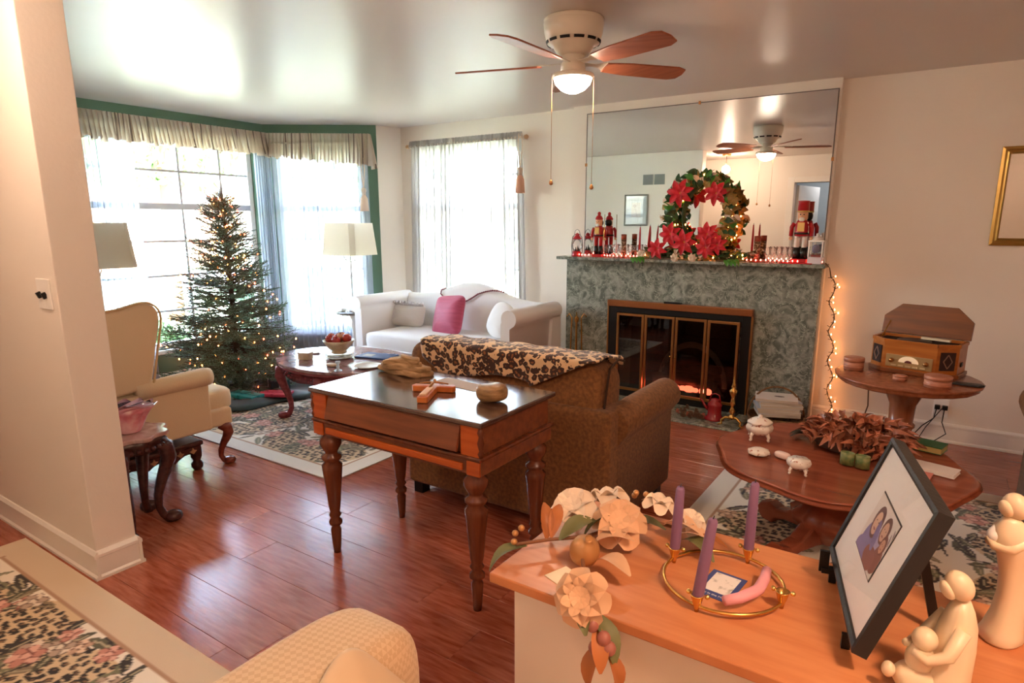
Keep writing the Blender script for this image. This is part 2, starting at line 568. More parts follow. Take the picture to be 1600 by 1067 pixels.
# ------------------------------------------------------------ curtains
m_sheer = sheer_mat('sheer_fabric', 'c3c8d4', .55, 1.0)
m_sheer2 = sheer_mat('sheer_fabric_dense', 'c2bebc', .78, 1.0)
def folds(pts, z0, z1, n, amp, seed, header=0., flare=0.):
    """pleated cloth hung along a polyline pts (2D)"""
    rr = random.Random(seed)
    P = [Vector((p[0], p[1], 0)) for p in pts]
    seg = [(P[i+1]-P[i]).length for i in range(len(P)-1)]; T = sum(seg)
    ph = [rr.uniform(-.9, .9) for _ in range(n+2)]; am = [rr.uniform(.5, 1.2) for _ in range(n+2)]
    nz = 14
    def fn(u, v):
        s = u*T; k = 0
        while k < len(seg)-1 and s > seg[k]: s -= seg[k]; k += 1
        d = (P[k+1]-P[k]).normalized(); nrm = Vector((d.y, -d.x, 0))
        q = u*n; i = int(q); f = q-i
        a = am[i]*(1-f)+am[min(i+1, n+1)]*f; p_ = ph[i]*(1-f)+ph[min(i+1, n+1)]*f
        off = amp*a*(math.sin(2*PI*q + p_*v*1.3) + .35*math.sin(4.6*PI*q + 2*p_))
        lat = amp*.7*a*math.cos(2*PI*q*1.0 + 1 + p_*v)
        z = z1 - v*(z1-z0)
        off *= (.55 + .45*min(1, v*3))
        return P[k] + d*(s + lat + flare*(u-.5)*v) + nrm*(off) + Vector((0, 0, z + .004*math.sin(9*q)*v))
    return MB().grid(n*9, nz, fn)
def curtain(name, label, pts, z0, z1, n, amp, seed, m, flare=0., grp=None):
    o = folds(pts, z0, z1, n, amp, seed, flare=flare).build(name, m)
    return tag(o, label, 'curtain', grp)
bw = lambda s, off=-.07: tuple((MBay @ Vector((s, off, 0)))[:2])
curtain('sheer_curtain', 'white sheer curtain panel gathered beside the left bay window, behind the left lamp', [(-5.72, 2.2), (-5.72, 2.80)], .06, 2.2, 13, .022, 1, m_sheer)
curtain('sheer_curtain', 'narrow white sheer curtain panel in the bay corner right of the tree top', [(-5.72, 3.93), (-5.715, 4.06), bw(.10)], .06, 2.2, 7, .022, 2, m_sheer)
curtain('sheer_curtain', 'white sheer curtain covering the angled bay window behind the right lamp', [bw(.12), bw(1.06)], .06, 2.2, 20, .02, 3, m_sheer)
nc = thing('sheer_curtain', 'wide white sheer curtain with ruffled header over the window behind the white sofa', 'curtain', (0, 0, 0))
folds([(-4.62, 4.99), (-3.28, 4.99)], .12, 2.235, 27, .02, 5, flare=.10).build('panel', m_sheer2, nc)
folds([(-4.63, 4.985), (-3.28, 4.985)], 2.225, 2.285, 34, .022, 6).build('header', m_sheer2, nc)
m_rod = mat('curtain_rod', 'd9cfc2', .4)
rd = thing('curtain_rod', 'slim pale curtain rod above the sheer over the sofa', 'curtain rod', (-3.95, 4.99, 2.235))
MB().tube([(-.70, 0, 0), (.70, 0, 0)], .010).build('rod', m_rod, rd)
for s in (-1, 1):
    MB().box(s*.69-.008, s*.69+.008, 0, .07, -.02, .02).build('bracket', m_rod, rd)
    MB().lathe([(.010, 0), (.018, .01), (.022, .025), (.014, .04), (0, .045)], M=RY(s*PI/2), n=12).build('finial', mat('finial_gold', 'c9a37c', .4), rd, loc=(s*.70, 0, 0))
rd = thing('curtain_rod', 'white curtain rod bent around the bay window behind the striped valance', 'curtain rod', (0, 0, 0))
MB().tube([(-5.82, 2.18, 2.25), (-5.72, 2.2, 2.25), (-5.72, 4.06, 2.25), tuple(bw(1.06)) + (2.25,), tuple(bw(1.08, 0)) + (2.25,)], .010).build('rod', m_rod, rd)
# valance
m_va = [sheer_mat('valance_cream', 'e6d8c8', .95, 1.0), mat('valance_stripe', '8d7d72', .9)]
def valance():
    pts = [(-5.74, 2.2), (-5.68, 2.2), (-5.68, 4.04), bw(.06, -.11), bw(1.10, -.11), bw(1.10, -.02)]
    P = [Vector(p + (0,)) for p in pts]; seg = [(P[i+1]-P[i]).length for i in range(len(P)-1)]; T = sum(seg)
    n = 86; NU = n*8; NZ = 7
    rr = random.Random(8); ph = [rr.uniform(-1.1, 1.1) for _ in range(n+2)]
    b = MB(); vs = []
    for i in range(NU+1):
        u = i/NU
        s = u*T; k = 0
        while k < len(seg)-1 and s > seg[k]: s -= seg[k]; k += 1
        d = (P[k+1]-P[k]).normalized(); nr = Vector((d.y, -d.x, 0))
        q = u*n
        for j in range(NZ):
            v = j/(NZ-1)
            a = (.010 + .026*v)
            off = a*math.sin(2*PI*q + ph[int(q)]*v)
            drop = 2.345 - v*(.215 + .016*math.sin(q*1.7)*math.sin(q*.61) + .10*max(0, u-.62)/.38 + .012*math.sin(2*PI*q/2.3))
            vs.append(P[k] + d*(s + .008*math.cos(2*PI*q)) + nr*(off + .03*v) + Vector((0, 0, drop)))
    b.v = [tuple(p) for p in vs]
    for i in range(NU):
        for j in range(NZ-1):
            b.f.append((i*NZ+j, (i+1)*NZ+j, (i+1)*NZ+j+1, i*NZ+j+1)); b.sm.append(True)
            b.mi.append(1 if (i*7 % 61) in (5, 23, 40) or (i % 17) == 7 else 0)
    return tag(b.build('valance', m_va), 'gathered cream valance with thin dark stripes running around the bay window', 'valance')
valance()
# tassels
def tassel(loc, label, col, H=.26):
    t = thing('curtain_tassel', label, 'tassel', loc); t.scale = (1.3, 1.3, 1.1)
    c = mat('tassel_' + col, col, .85)
    MB().tube([(-.012, 0, .30), (-.018, 0, .20), (-.004, 0, .06), (0, 0, .03)], .004).tube([(.012, 0, .30), (.018, 0, .2), (.004, 0, .06), (0, 0, .03)], .004).build('cord', mat('cord_cream', 'd8c8b8', .8), t)
    MB().lathe([(.004, .04), (.018, .03), (.02, .01), (.014, -.01), (.018, -.02), (.012, -.03)], n=12).build('knot', mat('cord_cream', 'd8c8b8', .8), t)
    b = MB(); rr = random.Random(3)
    for i in range(26):
        a = 2*PI*i/26
        b.tube([(.010*math.cos(a), .010*math.sin(a), -.03), (.024*math.cos(a), .024*math.sin(a), -.06), (.030*math.cos(a+.1), .030*math.sin(a+.1), -.17)], .0042, n=5)
    f = b.build('fringe', c, t); f['kind'] = 'stuff'
    return t
p = bw(1.03, -.13)
tassel((p[0], p[1], 1.78), 'cream tassel hanging at the right end of the bay valance', 'e8d2c0')
tassel((-3.26, 4.94, 1.93), 'peach tassel hanging at the right end of the sheer curtain over the sofa', 'e6b79c')

# ------------------------------------------------------------ outdoors
struct(MB().box(-70, -6.3, -40, 60, -.5, -.4).box(-6.3, 30, 5.6, 60, -.5, -.4).build('ground', m_grass))
m_leafo = mat('outdoor_leaf', '5d7c4a', .7, vary=.1)
m_leafd = mat('outdoor_leaf_dark', '3c5a44', .7, vary=.1)
m_bark = mat('bark', '5a4636', .9, bump=.4, bscale=20)
def foliage(n, a, c, sz, seed):
    rr = random.Random(seed); b = MB()
    for _ in range(n):
        while True:
            p = Vector((rr.uniform(-1, 1), rr.uniform(-1, 1), rr.uniform(-1, 1)))
            if .25 < p.length < 1: break
        p = Vector((p.x*a[0]+c[0], p.y*a[1]+c[1], p.z*a[2]+c[2]))
        M = Euler((rr.uniform(0, 6), rr.uniform(0, 6), rr.uniform(0, 6))).to_matrix()
        s = sz*rr.uniform(.6, 1.3)
        b.add([p + M @ Vector(q)*s for q in ((-.5, 0, 0), (0, -.22, .05), (.5, 0, 0), (0, .22, .05))], [(0, 1, 2, 3)])
    return b
def otree(loc, label, h, cr, sz, seed, m, n=2600):
    t = thing('garden_tree', label, 'tree', loc)
    MB().tube([(0, 0, -.02), (.05, 0, h*.4), (-.03, .05, h)], [.16, .12, .06]).build('trunk', m_bark, t)
    f = foliage(n, cr, (0, 0, h), sz, seed).build('crown', m, t); f['kind'] = 'stuff'
otree((-12.5, 6.6, -.4), 'leafy green tree on the lawn seen at the top left of the bay window', 3.7, (2.2, 2.0, 1.3), .26, 1, m_leafo)
otree((-15.5, 15.5, -.4), 'leafy tree seen through the sheer of the angled bay window', 4.2, (2.6, 2.6, 1.8), .28, 2, m_leafo)
def shrub(loc, label, a, seed, m, grp=None):
    t = thing('shrub', label, 'shrub', loc, group=grp)
    f = foliage(1900, a, (0, 0, a[2]), .12, seed).build('foliage', m, t); f['kind'] = 'stuff'
    MB().tube([(0, 0, 0), (.02, .02, a[2])], [.04, .02]).build('stem', m_bark, t)
shrub((-8.2, 5.9, -.4), 'dark green shrub outside the angled bay window, nearest the bay corner', (.9, .7, .68), 3, m_leafd)
shrub((-6.9, 7.8, -.4), 'dark green shrub outside the angled bay window, right behind the lamp', (.9, .7, .72), 4, m_leafd)
shrub((-7.5, 3.3, -.4), 'low bright green shrub outside the left window beside the tree', (.6, .8, .42), 5, m_leafo)
hs = thing('neighbour_house', 'pale brick house across the street seen through the left bay window', 'house', (-30, 10.5, -.4), math.radians(8))
MB().box(-3, 3, -6, 6, 0, 2.7).build('wall', mat('house_brick', 'c8a793', .8), hs)
MB().prism([(-3.6, 2.7), (3.6, 2.7), (0, 4.3)], -6.4, 6.4, M=RX(PI/2)).build('roof', mat('house_roof', '8d8078', .8), hs)
for yy in (-4, -1.4, 1.4, 4):
    w_ = MB().box(2.98, 3.06, yy-.6, yy+.6, .9, 2.1).build('window', m_white, hs)
    MB().box(3.05, 3.08, yy-.5, yy+.5, 1.0, 2.0).build('pane', mat('house_pane', '53606a', .2), w_)
struct(MB().box(-24, -18, -30, 45, -.41, -.385).build('street', mat('asphalt', 'a9a7a4', .9)))
# ------------------------------------------------------------ fireplace
m_marble = mat('green_marble', '60675e', .25, col2='a0a498', scale=9, detail=9, distort=2.2, lo=.38, hi=.66, spec=.5)
def _veins(m, c, sc_, w):
    t = m.node_tree; b = t.nodes['Principled BSDF']
    src = b.inputs['Base Color'].links[0].from_socket
    tc = t.nodes.new('ShaderNodeTexCoord'); nz = t.nodes.new('ShaderNodeTexNoise'); nz.inputs['Scale'].default_value = sc_; nz.inputs['Detail'].default_value = 8; nz.inputs['Distortion'].default_value = 1.5
    t.links.new(tc.outputs['Object'], nz.inputs[0])
    s = t.nodes.new('ShaderNodeMath'); s.operation = 'SUBTRACT'; s.inputs[1].default_value = .5
    a = t.nodes.new('ShaderNodeMath'); a.operation = 'ABSOLUTE'
    l = t.nodes.new('ShaderNodeMath'); l.operation = 'LESS_THAN'; l.inputs[1].default_value = w
    t.links.new(nz.outputs[0], s.inputs[0]); t.links.new(s.outputs[0], a.inputs[0]); t.links.new(a.outputs[0], l.inputs[0])
    mx = t.nodes.new('ShaderNodeMix'); mx.data_type = 'RGBA'; mx.inputs[7].default_value = lin(c)
    t.links.new(l.outputs[0], mx.inputs[0]); t.links.new(src, mx.inputs[6]); t.links.new(mx.outputs[2], b.inputs['Base Color'])
_veins(m_marble, 'aab2a2', 15, .012)
fp = struct(thing('fireplace_surround', 'green marble fireplace surround', 'x', (0, 0, 0))); del fp['category']
MB().box(-2.76, -2.24, 4.935, 4.98, 0, 1.17).build('marble_panel', m_marble, fp, bevel=.003)
MB().box(-1.22, -.69, 4.935, 4.98, 0, 1.17).build('marble_panel', m_marble, fp, bevel=.003)
MB().box(-2.24, -1.22, 4.935, 4.98, .76, 1.17).build('marble_panel', m_marble, fp)
MB().box(-2.785, -.65, 4.79, 4.975, 1.17, 1.195).build('mantel_shelf', m_marble, fp, bevel=.004)
fbx = MB()
fbx.box(-2.26, -2.24, 4.94, 5.5, 0, .78).box(-1.22, -1.20, 4.94, 5.5, 0, .78).box(-2.26, -1.2, 5.48, 5.5, 0, .78).box(-2.26, -1.2, 4.98, 5.5, .76, .78).box(-2.24, -1.22, 4.94, 5.48, 0, .03)
fbx.build('firebox', mat('soot', '1b1817', .9, bump=.2), fp)
ht = struct(MB().box(-2.5, -1.08, 4.46, 4.93, 0, .014).build('hearth_slab', m_marble, None, bevel=.003))
# door set
fd = thing('fireplace_doors', 'black and brass framed fireplace screen with four glass door panels', 'fireplace doors', (-1.725, 4.93, .012))
MB().box(-.60, .60, -.055, 0, .775, .828).build('top_bar', mat('copper_bar', 'a5673f', .35, metal=.8), fd, bevel=.004)
g = MB().box(-.595, -.52, -.035, 0, 0, .775).box(.52, .595, -.035, 0, 0, .775).box(-.52, .52, -.035, 0, .725, .775).box(-.52, .52, -.035, 0, 0, .06)
g.build('outer_frame', m_black, fd, bevel=.003)
for s in (-1, 1): MB().box(s*.597-.006, s*.597+.006, -.042, 0, 0, .775).build('brass_edge', m_brass2, fd)
MB().box(-.1, .04, -.05, -.01, .828, .842).build('damper_slot', m_black, fd)
dx = [-.515, -.262, 0, .262, .515]
m_fg = glass_mat('smoked_glass', 'b5aea6', .08, mx_=.5)
for i in range(4):
    a, bq = dx[i]+.004, dx[i+1]-.004
    g = MB().box(a, a+.020, -.050, -.028, .06, .722).box(bq-.020, bq, -.050, -.028, .06, .722).box(a+.02, bq-.02, -.050, -.028, .702, .722).box(a+.02, bq-.02, -.05, -.028, .06, .082)
    d_ = g.build('door_panel', m_brass2, fd, bevel=.002)
    MB().box(a+.018, bq-.018, -.040, -.036, .08, .704).build('glass', m_fg, d_)
for x in (-.02, .02): MB().lathe([(.003, 0), (.003, .012), (.009, .016), (.009, .024), (0, .028)], n=10, M=RX(PI/2)).build('handle', m_brass, fd, loc=(x, -.05, .40))
# electric log set
lg = thing('electric_log_set', 'glowing electric log set behind the fireplace glass', 'fireplace logs', (-1.70, 5.2, .03))
mlog = mat('char_log', '6b5548', .9, col2='2c2320', scale=14, bump=.5, bscale=30)
MB().box(-.32, .32, -.12, .12, 0, .06).build('base', m_black, lg, bevel=.01)
for i, (a, bq, z, r_) in enumerate([(-.28, .26, .12, .05), (-.24, .2, .16, .045), (-.2, .28, .22, .042), (-.12, .14, .28, .034)]):
    yv = (-.06, .05, 0, -.02)[i]
    MB().tube([(a, yv, z), ((a+bq)/2, yv+.02, z+.02), (bq, yv-.03, z+.01*i)], [r_, r_*1.1, r_*.9], n=10).build('log', mlog, lg)
me_ = mat('ember', 'ff6a4a', .6, emit='ff6a50', es=2.2)
rr = random.Random(2)
for i in range(9):
    MB().sell((0, 0, 0), (rr.uniform(.02, .045), .02, rr.uniform(.015, .03)), .8, .8, nu=10, nv=6).build('ember', me_, lg, loc=(-.22 + i*.055, -.12 + rr.uniform(-.01, .01), .075))
g = MB()
N = 24
vs = []
for i in range(N+1):
    a = PI*i/N
    for r_ in (.27, .31): vs.append((r_*math.cos(a), .11, .05 + r_*1.25*math.sin(a)))
g.add(vs, [(2*i, 2*i+1, 2*i+3, 2*i+2) for i in range(N)]).build('reflection_arch', mat('arch_grey', 'cdbfb4', .6), lg, solid=.02)  # solid grey arch stands in for an arch-shaped reflection
# mirror
mirror_m = mat('mirror_silver', 'f2f4f2', .0, metal=1.)
mr_ = thing('mantel_mirror', 'large frameless wall mirror above the green marble mantel', 'mirror', (-1.65, 4.978, 1.21))
MB().box(-.95, .95, -.010, 0, 0, 1.155).build('glass_sheet', mirror_m, mr_)
MB().box(-.956, -.95, -.012, 0, 0, 1.16).box(.95, .956, -.012, 0, 0, 1.16).box(-.956, .956, -.012, 0, 1.155, 1.161).build('edge_channel', mat('mirror_edge', '6b6560', .4), mr_)
for x, z in ((-.955, .75), (.955, .7), (0, 1.158)): MB().box(x-.008, x+.008, -.016, -.008, z-.012, z+.012).build('clip', m_brass2, mr_)

# ------------------------------------------------------------ wood materials
def wood(name, a, b_, rough=.3, st=(1, 12, 12), sc_=3, **k): return mat(name, a, rough, col2=b_, scale=sc_, stretch=st, bump=.04, bscale=12, **k)
w_desktop = wood('desk_dark_top', '3e2a24', '5a3e34', .14, coat=.8, spec=.9)
w_desk = wood('desk_brown', '6e3b22', '854b2c', .3)
w_desk_red = wood('desk_red', 'a84818', 'bd5a22', .25)
w_leg = wood('turned_leg_wood', '5c2e1a', '733c22', .22, st=(12, 12, 1))
w_maho = wood('mahogany', '6a2c1e', '843c2a', .22)
w_table = wood('coffee_walnut', '8a4630', '9e563c', .2, st=(1, 6, 6))
w_cab = mat('cabinet_top_wood', 'c47a4c', .34, col2='d08a5a', scale=3, stretch=(2, 14, 2), spec=.4)
w_oak = wood('oak_radio', 'a05a20', 'b87030', .3)
w_oakd = wood('oak_lid', '6a3a1a', '82491f', .35)
w_ped = wood('pedestal_wood', '86482c', '9c5a3a', .25, st=(10, 10, 1))

def turned(mb, prof, c, n=20): mb.lathe(prof, c, n)
# ------------------------------------------------------------ writing desk
dk = thing('writing_desk', 'antique red-brown spinet desk on turned legs standing behind the brown sofa', 'desk', (-1.755, 1.962, 0))
MB().box(-.468, .468, -.265, .265, .760, .780).build('desk_top', w_desktop, dk, bevel=.005)
MB().box(-.44, .44, -.235, .245, .645, .760).build('case', w_desk, dk)
for s in (-1, 1):
    MB().box(s*.41-.043, s*.41+.043, -.255, -.235, .645, .760).build('corner_post', w_desk_red, dk, bevel=.002)
    g = MB(); g.lathe([(.006, .645), (.012, .66), (.007, .672), (.013, .70), (.008, .725), (.013, .74), (.007, .76)], (s*.455, -.248, 0), 12)
    g.build('half_column', w_leg, dk)
g = MB(); g.box(-.36, .36, -.006, .006, -.10, .0)
g.build('fall_front', w_desk, dk, loc=(-.0, -.240, .752), rot=(math.radians(-17), 0, 0), bevel=.002)
MB().box(-.462, .462, -.262, .262, .628, .645).build('ledge_moulding', w_leg, dk, bevel=.006)
MB().box(-.455, .455, -.250, .250, .572, .628).build('lower_apron', w_desk, dk, bevel=.002)
MB().box(-.375, .375, -.262, -.25, .584, .612).build('drawer_front', w_desk_red, dk, bevel=.004)
for s in (-1, 1): MB().box(s*.425-.03, s*.425+.03, -.258, -.25, .572, .628).build('apron_block', w_desk_red, dk, bevel=.002)
prof = [(.0, 0), (.016, .0), (.019, .03), (.024, .115), (.017, .13), (.030, .142), (.030, .155), (.018, .17), (.028, .185), (.021, .20), (.026, .22), (.043, .40), (.045, .425), (.030, .44), (.044, .455), (.044, .468), (.026, .478), (.030, .49), (.047, .52), (.047, .545), (.030, .562), (.034, .572)]
for x in (-.40, .405):
    for yv in (-.215, .205):
        MB().lathe(prof, (x, yv, 0), 22).build('leg', w_leg, dk)

# ------------------------------------------------------------ brown sofa
f_brown = mat('brown_chenille', '6a4424', .95, col2='8a5c32', scale=60, bump=.35, bscale=240, sheen=.08)
bs = thing('brown_sofa', 'brown chenille loveseat with its back to the desk, facing the fireplace', 'sofa', (-1.73, 2.42, 0))
MB().box(-.62, .60, 0, .22, .06, .655).build('back_frame', f_brown, bs, bevel=.03, seg=4)
MB().box(-.58, .56, .05, .72, .06, .28).build('base', f_brown, bs, bevel=.02, seg=3)
for i, x in enumerate((-.46, .04)):
    MB().sell((x+.25-.03, .46, .37), (.27, .30, .095), .35, .25).build('seat_cushion', f_brown, bs)
Mx = TR(-.055, .16, .655) @ RX(math.radians(-6))
b = MB(); b.sell((0, 0, 0), (.585, .13, .225), .38, .22, M=Mx.to_3x3().to_4x4(), nu=48, nv=24)
b.xf(TR(-.055, .165, .645)); b.build('back_cushion', f_brown, bs)
def rolled_arm(x, w, y0, y1, ztop, r, m, par, side, flare=.02):
    """sofa arm: panel with rolled top, running along +y"""
    pts = []
    n = 14
    prof = [(x-side*w*.5, .06)]
    prof = []
    inner = x - side*w*.35; outer = x + side*w*.35
    cz = ztop - r
    cx_ = x + side*flare
    prof.append((inner, .08)); prof.append((inner, cz-r*.6))
    a0 = math.radians(205) if side > 0 else math.radians(-25)
    for i in range(n+1):
        t = i/n
        ang = a0 - side*t*math.radians(250)
        prof.append((cx_ + r*math.cos(ang), cz + r*math.sin(ang)))
    prof.append((outer, cz-r*1.1)); prof.append((outer, .08))
    b = MB(); N = len(prof)
    ys = [y0, y0+.01, y1-.03, y1-.008, y1]; sc2 = [.97, 1, 1, .985, .93]
    mx = sum(p[0] for p in prof)/N; mz = sum(p[1] for p in prof)/N
    vs = [((p[0]-mx)*s_+mx, yv, (p[1]-mz)*s_+mz) for yv, s_ in zip(ys, sc2) for p in prof]
    fs = []
    for k in range(len(ys)-1):
        for i in range(N):
            j = (i+1) % N; fs.append((k*N+i, k*N+j, (k+1)*N+j, (k+1)*N+i))
    b.add(vs, fs, True)
    b.add([vs[i] for i in range(N)], [tuple(range(N))]); b.add([vs[(len(ys)-1)*N+i] for i in range(N)], [tuple(range(N))[::-1]])
    return b.build('arm', m, par)
rolled_arm(.545, .16, .10, .80, .655, .085, f_brown, bs, 1)
rolled_arm(-.60, .16, .10, .80, .655, .085, f_brown, bs, -1)
b = MB(); zz = [(.49, .06, .46), (.535, .06, .55), (.545, .075, .70), (.545, .11, .83), (.545, .2, .86), (.545, .27, .84)]
b.tube(zz, .006).build('piping', mat('brown_piping', '35200f', .9), bs)
for x in (-.56, .54):
    for yv in (.05, .74): MB().box(x-.03, x+.03, yv-.03, yv+.03, 0, .07).build('foot', m_black, bs)
# leopard throw
m_leo = leopard_mat('leopard_throw', 'd8b68c', '38211a', '8a5432', 34)
def throw():
    NU, NV = 60, 26
    xs0, xs1 = -.50, .53
    def low(u):
        if u < .08: return .10 + (u/.08)*.05
        if u < .66: return .155 + .02*math.sin(u*9)
        return .165 - (u-.66)/.34*.165
    def fn(u, v):
        x = xs0 + u*(xs1-xs0)
        back = low(u); s = v*(back + .26)       # start on back side bottom -> over the top -> forward
        zt = .878; yb = .018
        d = s - back                             # negative = back side, positive = over top to front
        if d < -.03: p = (x + .06*(1-u)*(-d-.03)*3, yb - .006*math.sin(u*40)*min(1, -d*6) - .008, zt + d + .01)
        elif d < .22:
            t = (d+.03)/.25
            p = (x, yb - .008 + .28*t*.9, zt - .012 + .018*math.sin(PI*min(1, t*1.2+.1)) + .004*math.sin(u*31+v*7))
        else: p = (x, yb + .255 + .012, zt - (d-.22) - .02)
        return Vector(p)
    b = MB().grid(NU, NV, fn)
    o = b.build('leopard_throw', m_leo, solid=.008)
    o.location = (-1.73, 2.42, 0)
    return tag(o, 'leopard print throw draped over the back of the brown sofa', 'throw')
throw()

# ------------------------------------------------------------ white camelback sofa
f_white = mat('white_upholstery', 'e9e6e4', .9, bump=.08, bscale=200, sheen=.2)
ws = thing('camelback_sofa', 'white camelback sofa with rolled arms below the sheer covered window', 'sofa', (-3.69, 4.07, 0))
def camel(x):  # back height
    t = x/.92
    return .775 + .145*math.exp(-(t/.42)**2) + .02*max(0, abs(t)-.75)
NB = 40
b = MB(); vs = []
for i in range(NB+1):
    x = -.92 + 1.84*i/NB
    z = camel(x)
    for (yy, zz_) in ((.66, .12), (.62, .40), (.655, z-.05), (.69, z-.008), (.73, z), (.77, z-.01), (.79, z-.05), (.80, .12)):
        vs.append((x, yy, zz_))
fs = [(i*8+j, (i+1)*8+j, (i+1)*8+j+1, i*8+j+1) for i in range(NB) for j in range(7)]
b.add(vs, fs, True); b.add([vs[j] for j in range(8)], [tuple(range(8))]); b.add([vs[NB*8+j] for j in range(8)], [tuple(range(8))[::-1]])
b.build('back', f_white, ws)
MB().box(-.84, .84, .02, .70, .12, .33).build('base', f_white, ws, bevel=.015, seg=3)
MB().sell((0, .33, .395), (.77, .34, .085), .30, .14, nu=48).build('seat_cushion', f_white, ws)
rolled_arm(.845, .13, .02, .76, .80, .075, f_white, ws, 1, .035)
rolled_arm(-.845, .13, .02, .76, .80, .075, f_white, ws, -1, .035)
b = MB(); b.tube([(-.77, -.012, .335), (.77, -.012, .335)], .006).build('welt', f_white, ws)
for x in (-.86, .86):
    for yv in (.08, .72):
        MB().tube([(x, yv, .13), (x*1.02, yv-.015, .07), (x*1.0, yv-.01, 0)], [.03, .02, .016]).build('leg', w_maho, ws)
def pillow(name, label, loc, sz, rot, m, cat='pillow', e=(.75, .35)):
    b = MB(); b.sell((0, 0, 0), sz, e[0], e[1], nu=40, nv=18)
    # pinch corners: square superellipse with thin edges
    b.v = [(x, y, z*(1-.55*(max(abs(x)/sz[0], abs(y)/sz[1]))**3)) for x, y, z in b.v]
    t = thing(name, label, cat, loc, rot)
    b.build('cover', m, t)
    return t
m_pink = mat('pink_silk', 'b03a5c', .55, col2='c04a6a', scale=5, stretch=(1, 8, 1), bump=.2, bscale=30, sheen=.3)
t = pillow('throw_pillow', 'small white lumbar pillow with ruffled top edge at the left of the white sofa', (-4.36, 4.56, .585), (.22, .115, .065), (math.radians(72), 0, math.radians(4)), mat('ivory_quilt', 'dedad5', .9, bump=.35, bscale=45))
g = MB()
for i in range(34):
    x = -.21 + .42*i/33
    g.tube([(x, .09, .035), (x+.006, .112 + .008*(i % 2), .05 + .01*((i*7) % 3)), (x+.01, .10, .062)], .008, n=5)
g.build('ruffle', f_white, t)
pillow('throw_pillow', 'square raspberry pink throw pillow in the middle of the white sofa', (-3.76, 4.49, .635), (.19, .19, .07), (math.radians(70), math.radians(-6), math.radians(-6)), m_pink)
pillow('throw_pillow', 'white round-edged pillow leaning in the right corner of the white sofa', (-3.15, 4.46, .645), (.165, .16, .07), (math.radians(68), math.radians(10), math.radians(-24)), f_white, e=(.8, .85))
gb = MB(); rr = random.Random(1)
pts = []
for i in range(80):
    u = i/79; x = -4.08 + .02*math.sin(u*9) + u*.62
    zb = .07 + camel(x+3.69)
    z = {0: 0}.get(9, 0)
    if u < .16: y_, z = 4.70, zb-.065-.15*math.sin(u/.16*PI/2)+.0
    else:
        q = (u-.16)/.84; y_, z = 4.68 + .03*q, .73 + (zb-.055-.73)*math.sin(q*PI/2) if q < .8 else zb-.062
        y_ = 4.69
    pts.append((x, y_, z))
ga = thing('bead_garland', 'dark red bead garland lying over the hump of the white sofa back', 'garland', (0, 0, 0))
P3 = [(-4.05, 4.80, camel(-.36)+.008), (-4.05, 4.735, camel(-.36)-.004), (-4.04, 4.715, .80), (-3.98, 4.70, .755), (-3.88, 4.70, .725), (-3.76, 4.70, .73), (-3.66, 4.70, .775), (-3.58, 4.71, .825), (-3.5, 4.72, .85), (-3.43, 4.735, camel(.26)-.004), (-3.38, 4.77, camel(.31)+.008), (-3.33, 4.80, camel(.36)+.008)]
MB().tube(P3, .0035, n=5).build('string', mat('bead_red', '7a2030', .3), ga)
bm_ = MB().sell((0, 0, 0), (.0085, .0085, .0085), 1, 1, nu=8, nv=6).mesh('bead', mat('bead_red', '7a2030', .3))
for k in range(len(P3)-1):
    a, b_ = Vector(P3[k]), Vector(P3[k+1]); n_ = max(1, int((b_-a).length/.018))
    for i in range(n_): link(bm_, 'bead', ga, loc=a.lerp(b_, i/n_))

# ------------------------------------------------------------ wing chair (faces +y)
f_cream = mat('cream_damask', 'dcc19c', .85, bump=.12, bscale=120, sheen=.15)
wc = thing('wing_chair', 'cream upholstered wing chair with cabriole legs beside the white lined window', 'chair', (-3.93, 1.42, 0))
wc['label'] = 'cream upholstered wing chair with dark claw feet, behind the partition wall'
def ribbed(outline, x0, x1, m, name, par, bev=.02):
    b = MB().prism([(p[0], p[1]) for p in outline], x0, x1, M=Matrix(((0, 0, 1, 0), (1, 0, 0, 0), (0, 1, 0, 0), (0, 0, 0, 1))))
    return b.build(name, m, par, bevel=bev, seg=4)
# side outline in (y, z)
lowp = [(.05, .25), (.70, .25), (.74, .27), (.74, .40), (.58, .42), (.58, .56), (.40, .56), (.05, .56)]
def arc(c, r, a0, a1, n=8): return [(c[0]+r*math.cos(math.radians(a0+(a1-a0)*i/n)), c[1]+r*math.sin(math.radians(a0+(a1-a0)*i/n))) for i in range(n+1)]
wingp = [(.00, .40), (.06, .56), (.28, .58), (.30, .66), (.33, .80), (.36, .92)] + arc((.28, .97), .085, -5, 110, 7) + [(.16, 1.03), (.04, 1.02), (-.06, 1.06), (-.10, 1.0), (-.06, .7)]
for s in (-1, 1):
    x0, x1 = (.30, .375) if s > 0 else (-.375, -.30)
    ribbed([(.02, .25), (.60, .25), (.60, .55), (.02, .55)], x0, x1, f_cream, 'side_panel', wc, .015)
    ribbed(wingp, x0+.005, x1-.005, f_cream, 'wing', wc, .022)
    b = MB(); b.tube([(s*.355, .20, .565), (s*.355, .40, .575), (s*.36, .58, .580), (s*.36, .615, .578)], [.045, .052, .055, .05], n=14); b.build('arm', f_cream, wc)
    pts = [(s*.338 + s*.038, p[0], p[1]) for p in wingp[2:-2]]
    MB().tube(pts, .006, n=6).build('piping', mat('cream_piping', 'c9a574', .8), wc)
Mb = TR(0, .0, .42) @ RX(math.radians(7))
b = MB().box(-.30, .30, -.02, .10, 0, .62, M=Mb); b.build('back', f_cream, wc, bevel=.04, seg=4)
MB().box(-.36, .36, .03, .74, .25, .36).build('seat_rail', f_cream, wc, bevel=.018, seg=3)
MB().sell((0, .44, .40), (.33, .36, .075), .32, .25, nu=32).build('seat_cushion', f_cream, wc)
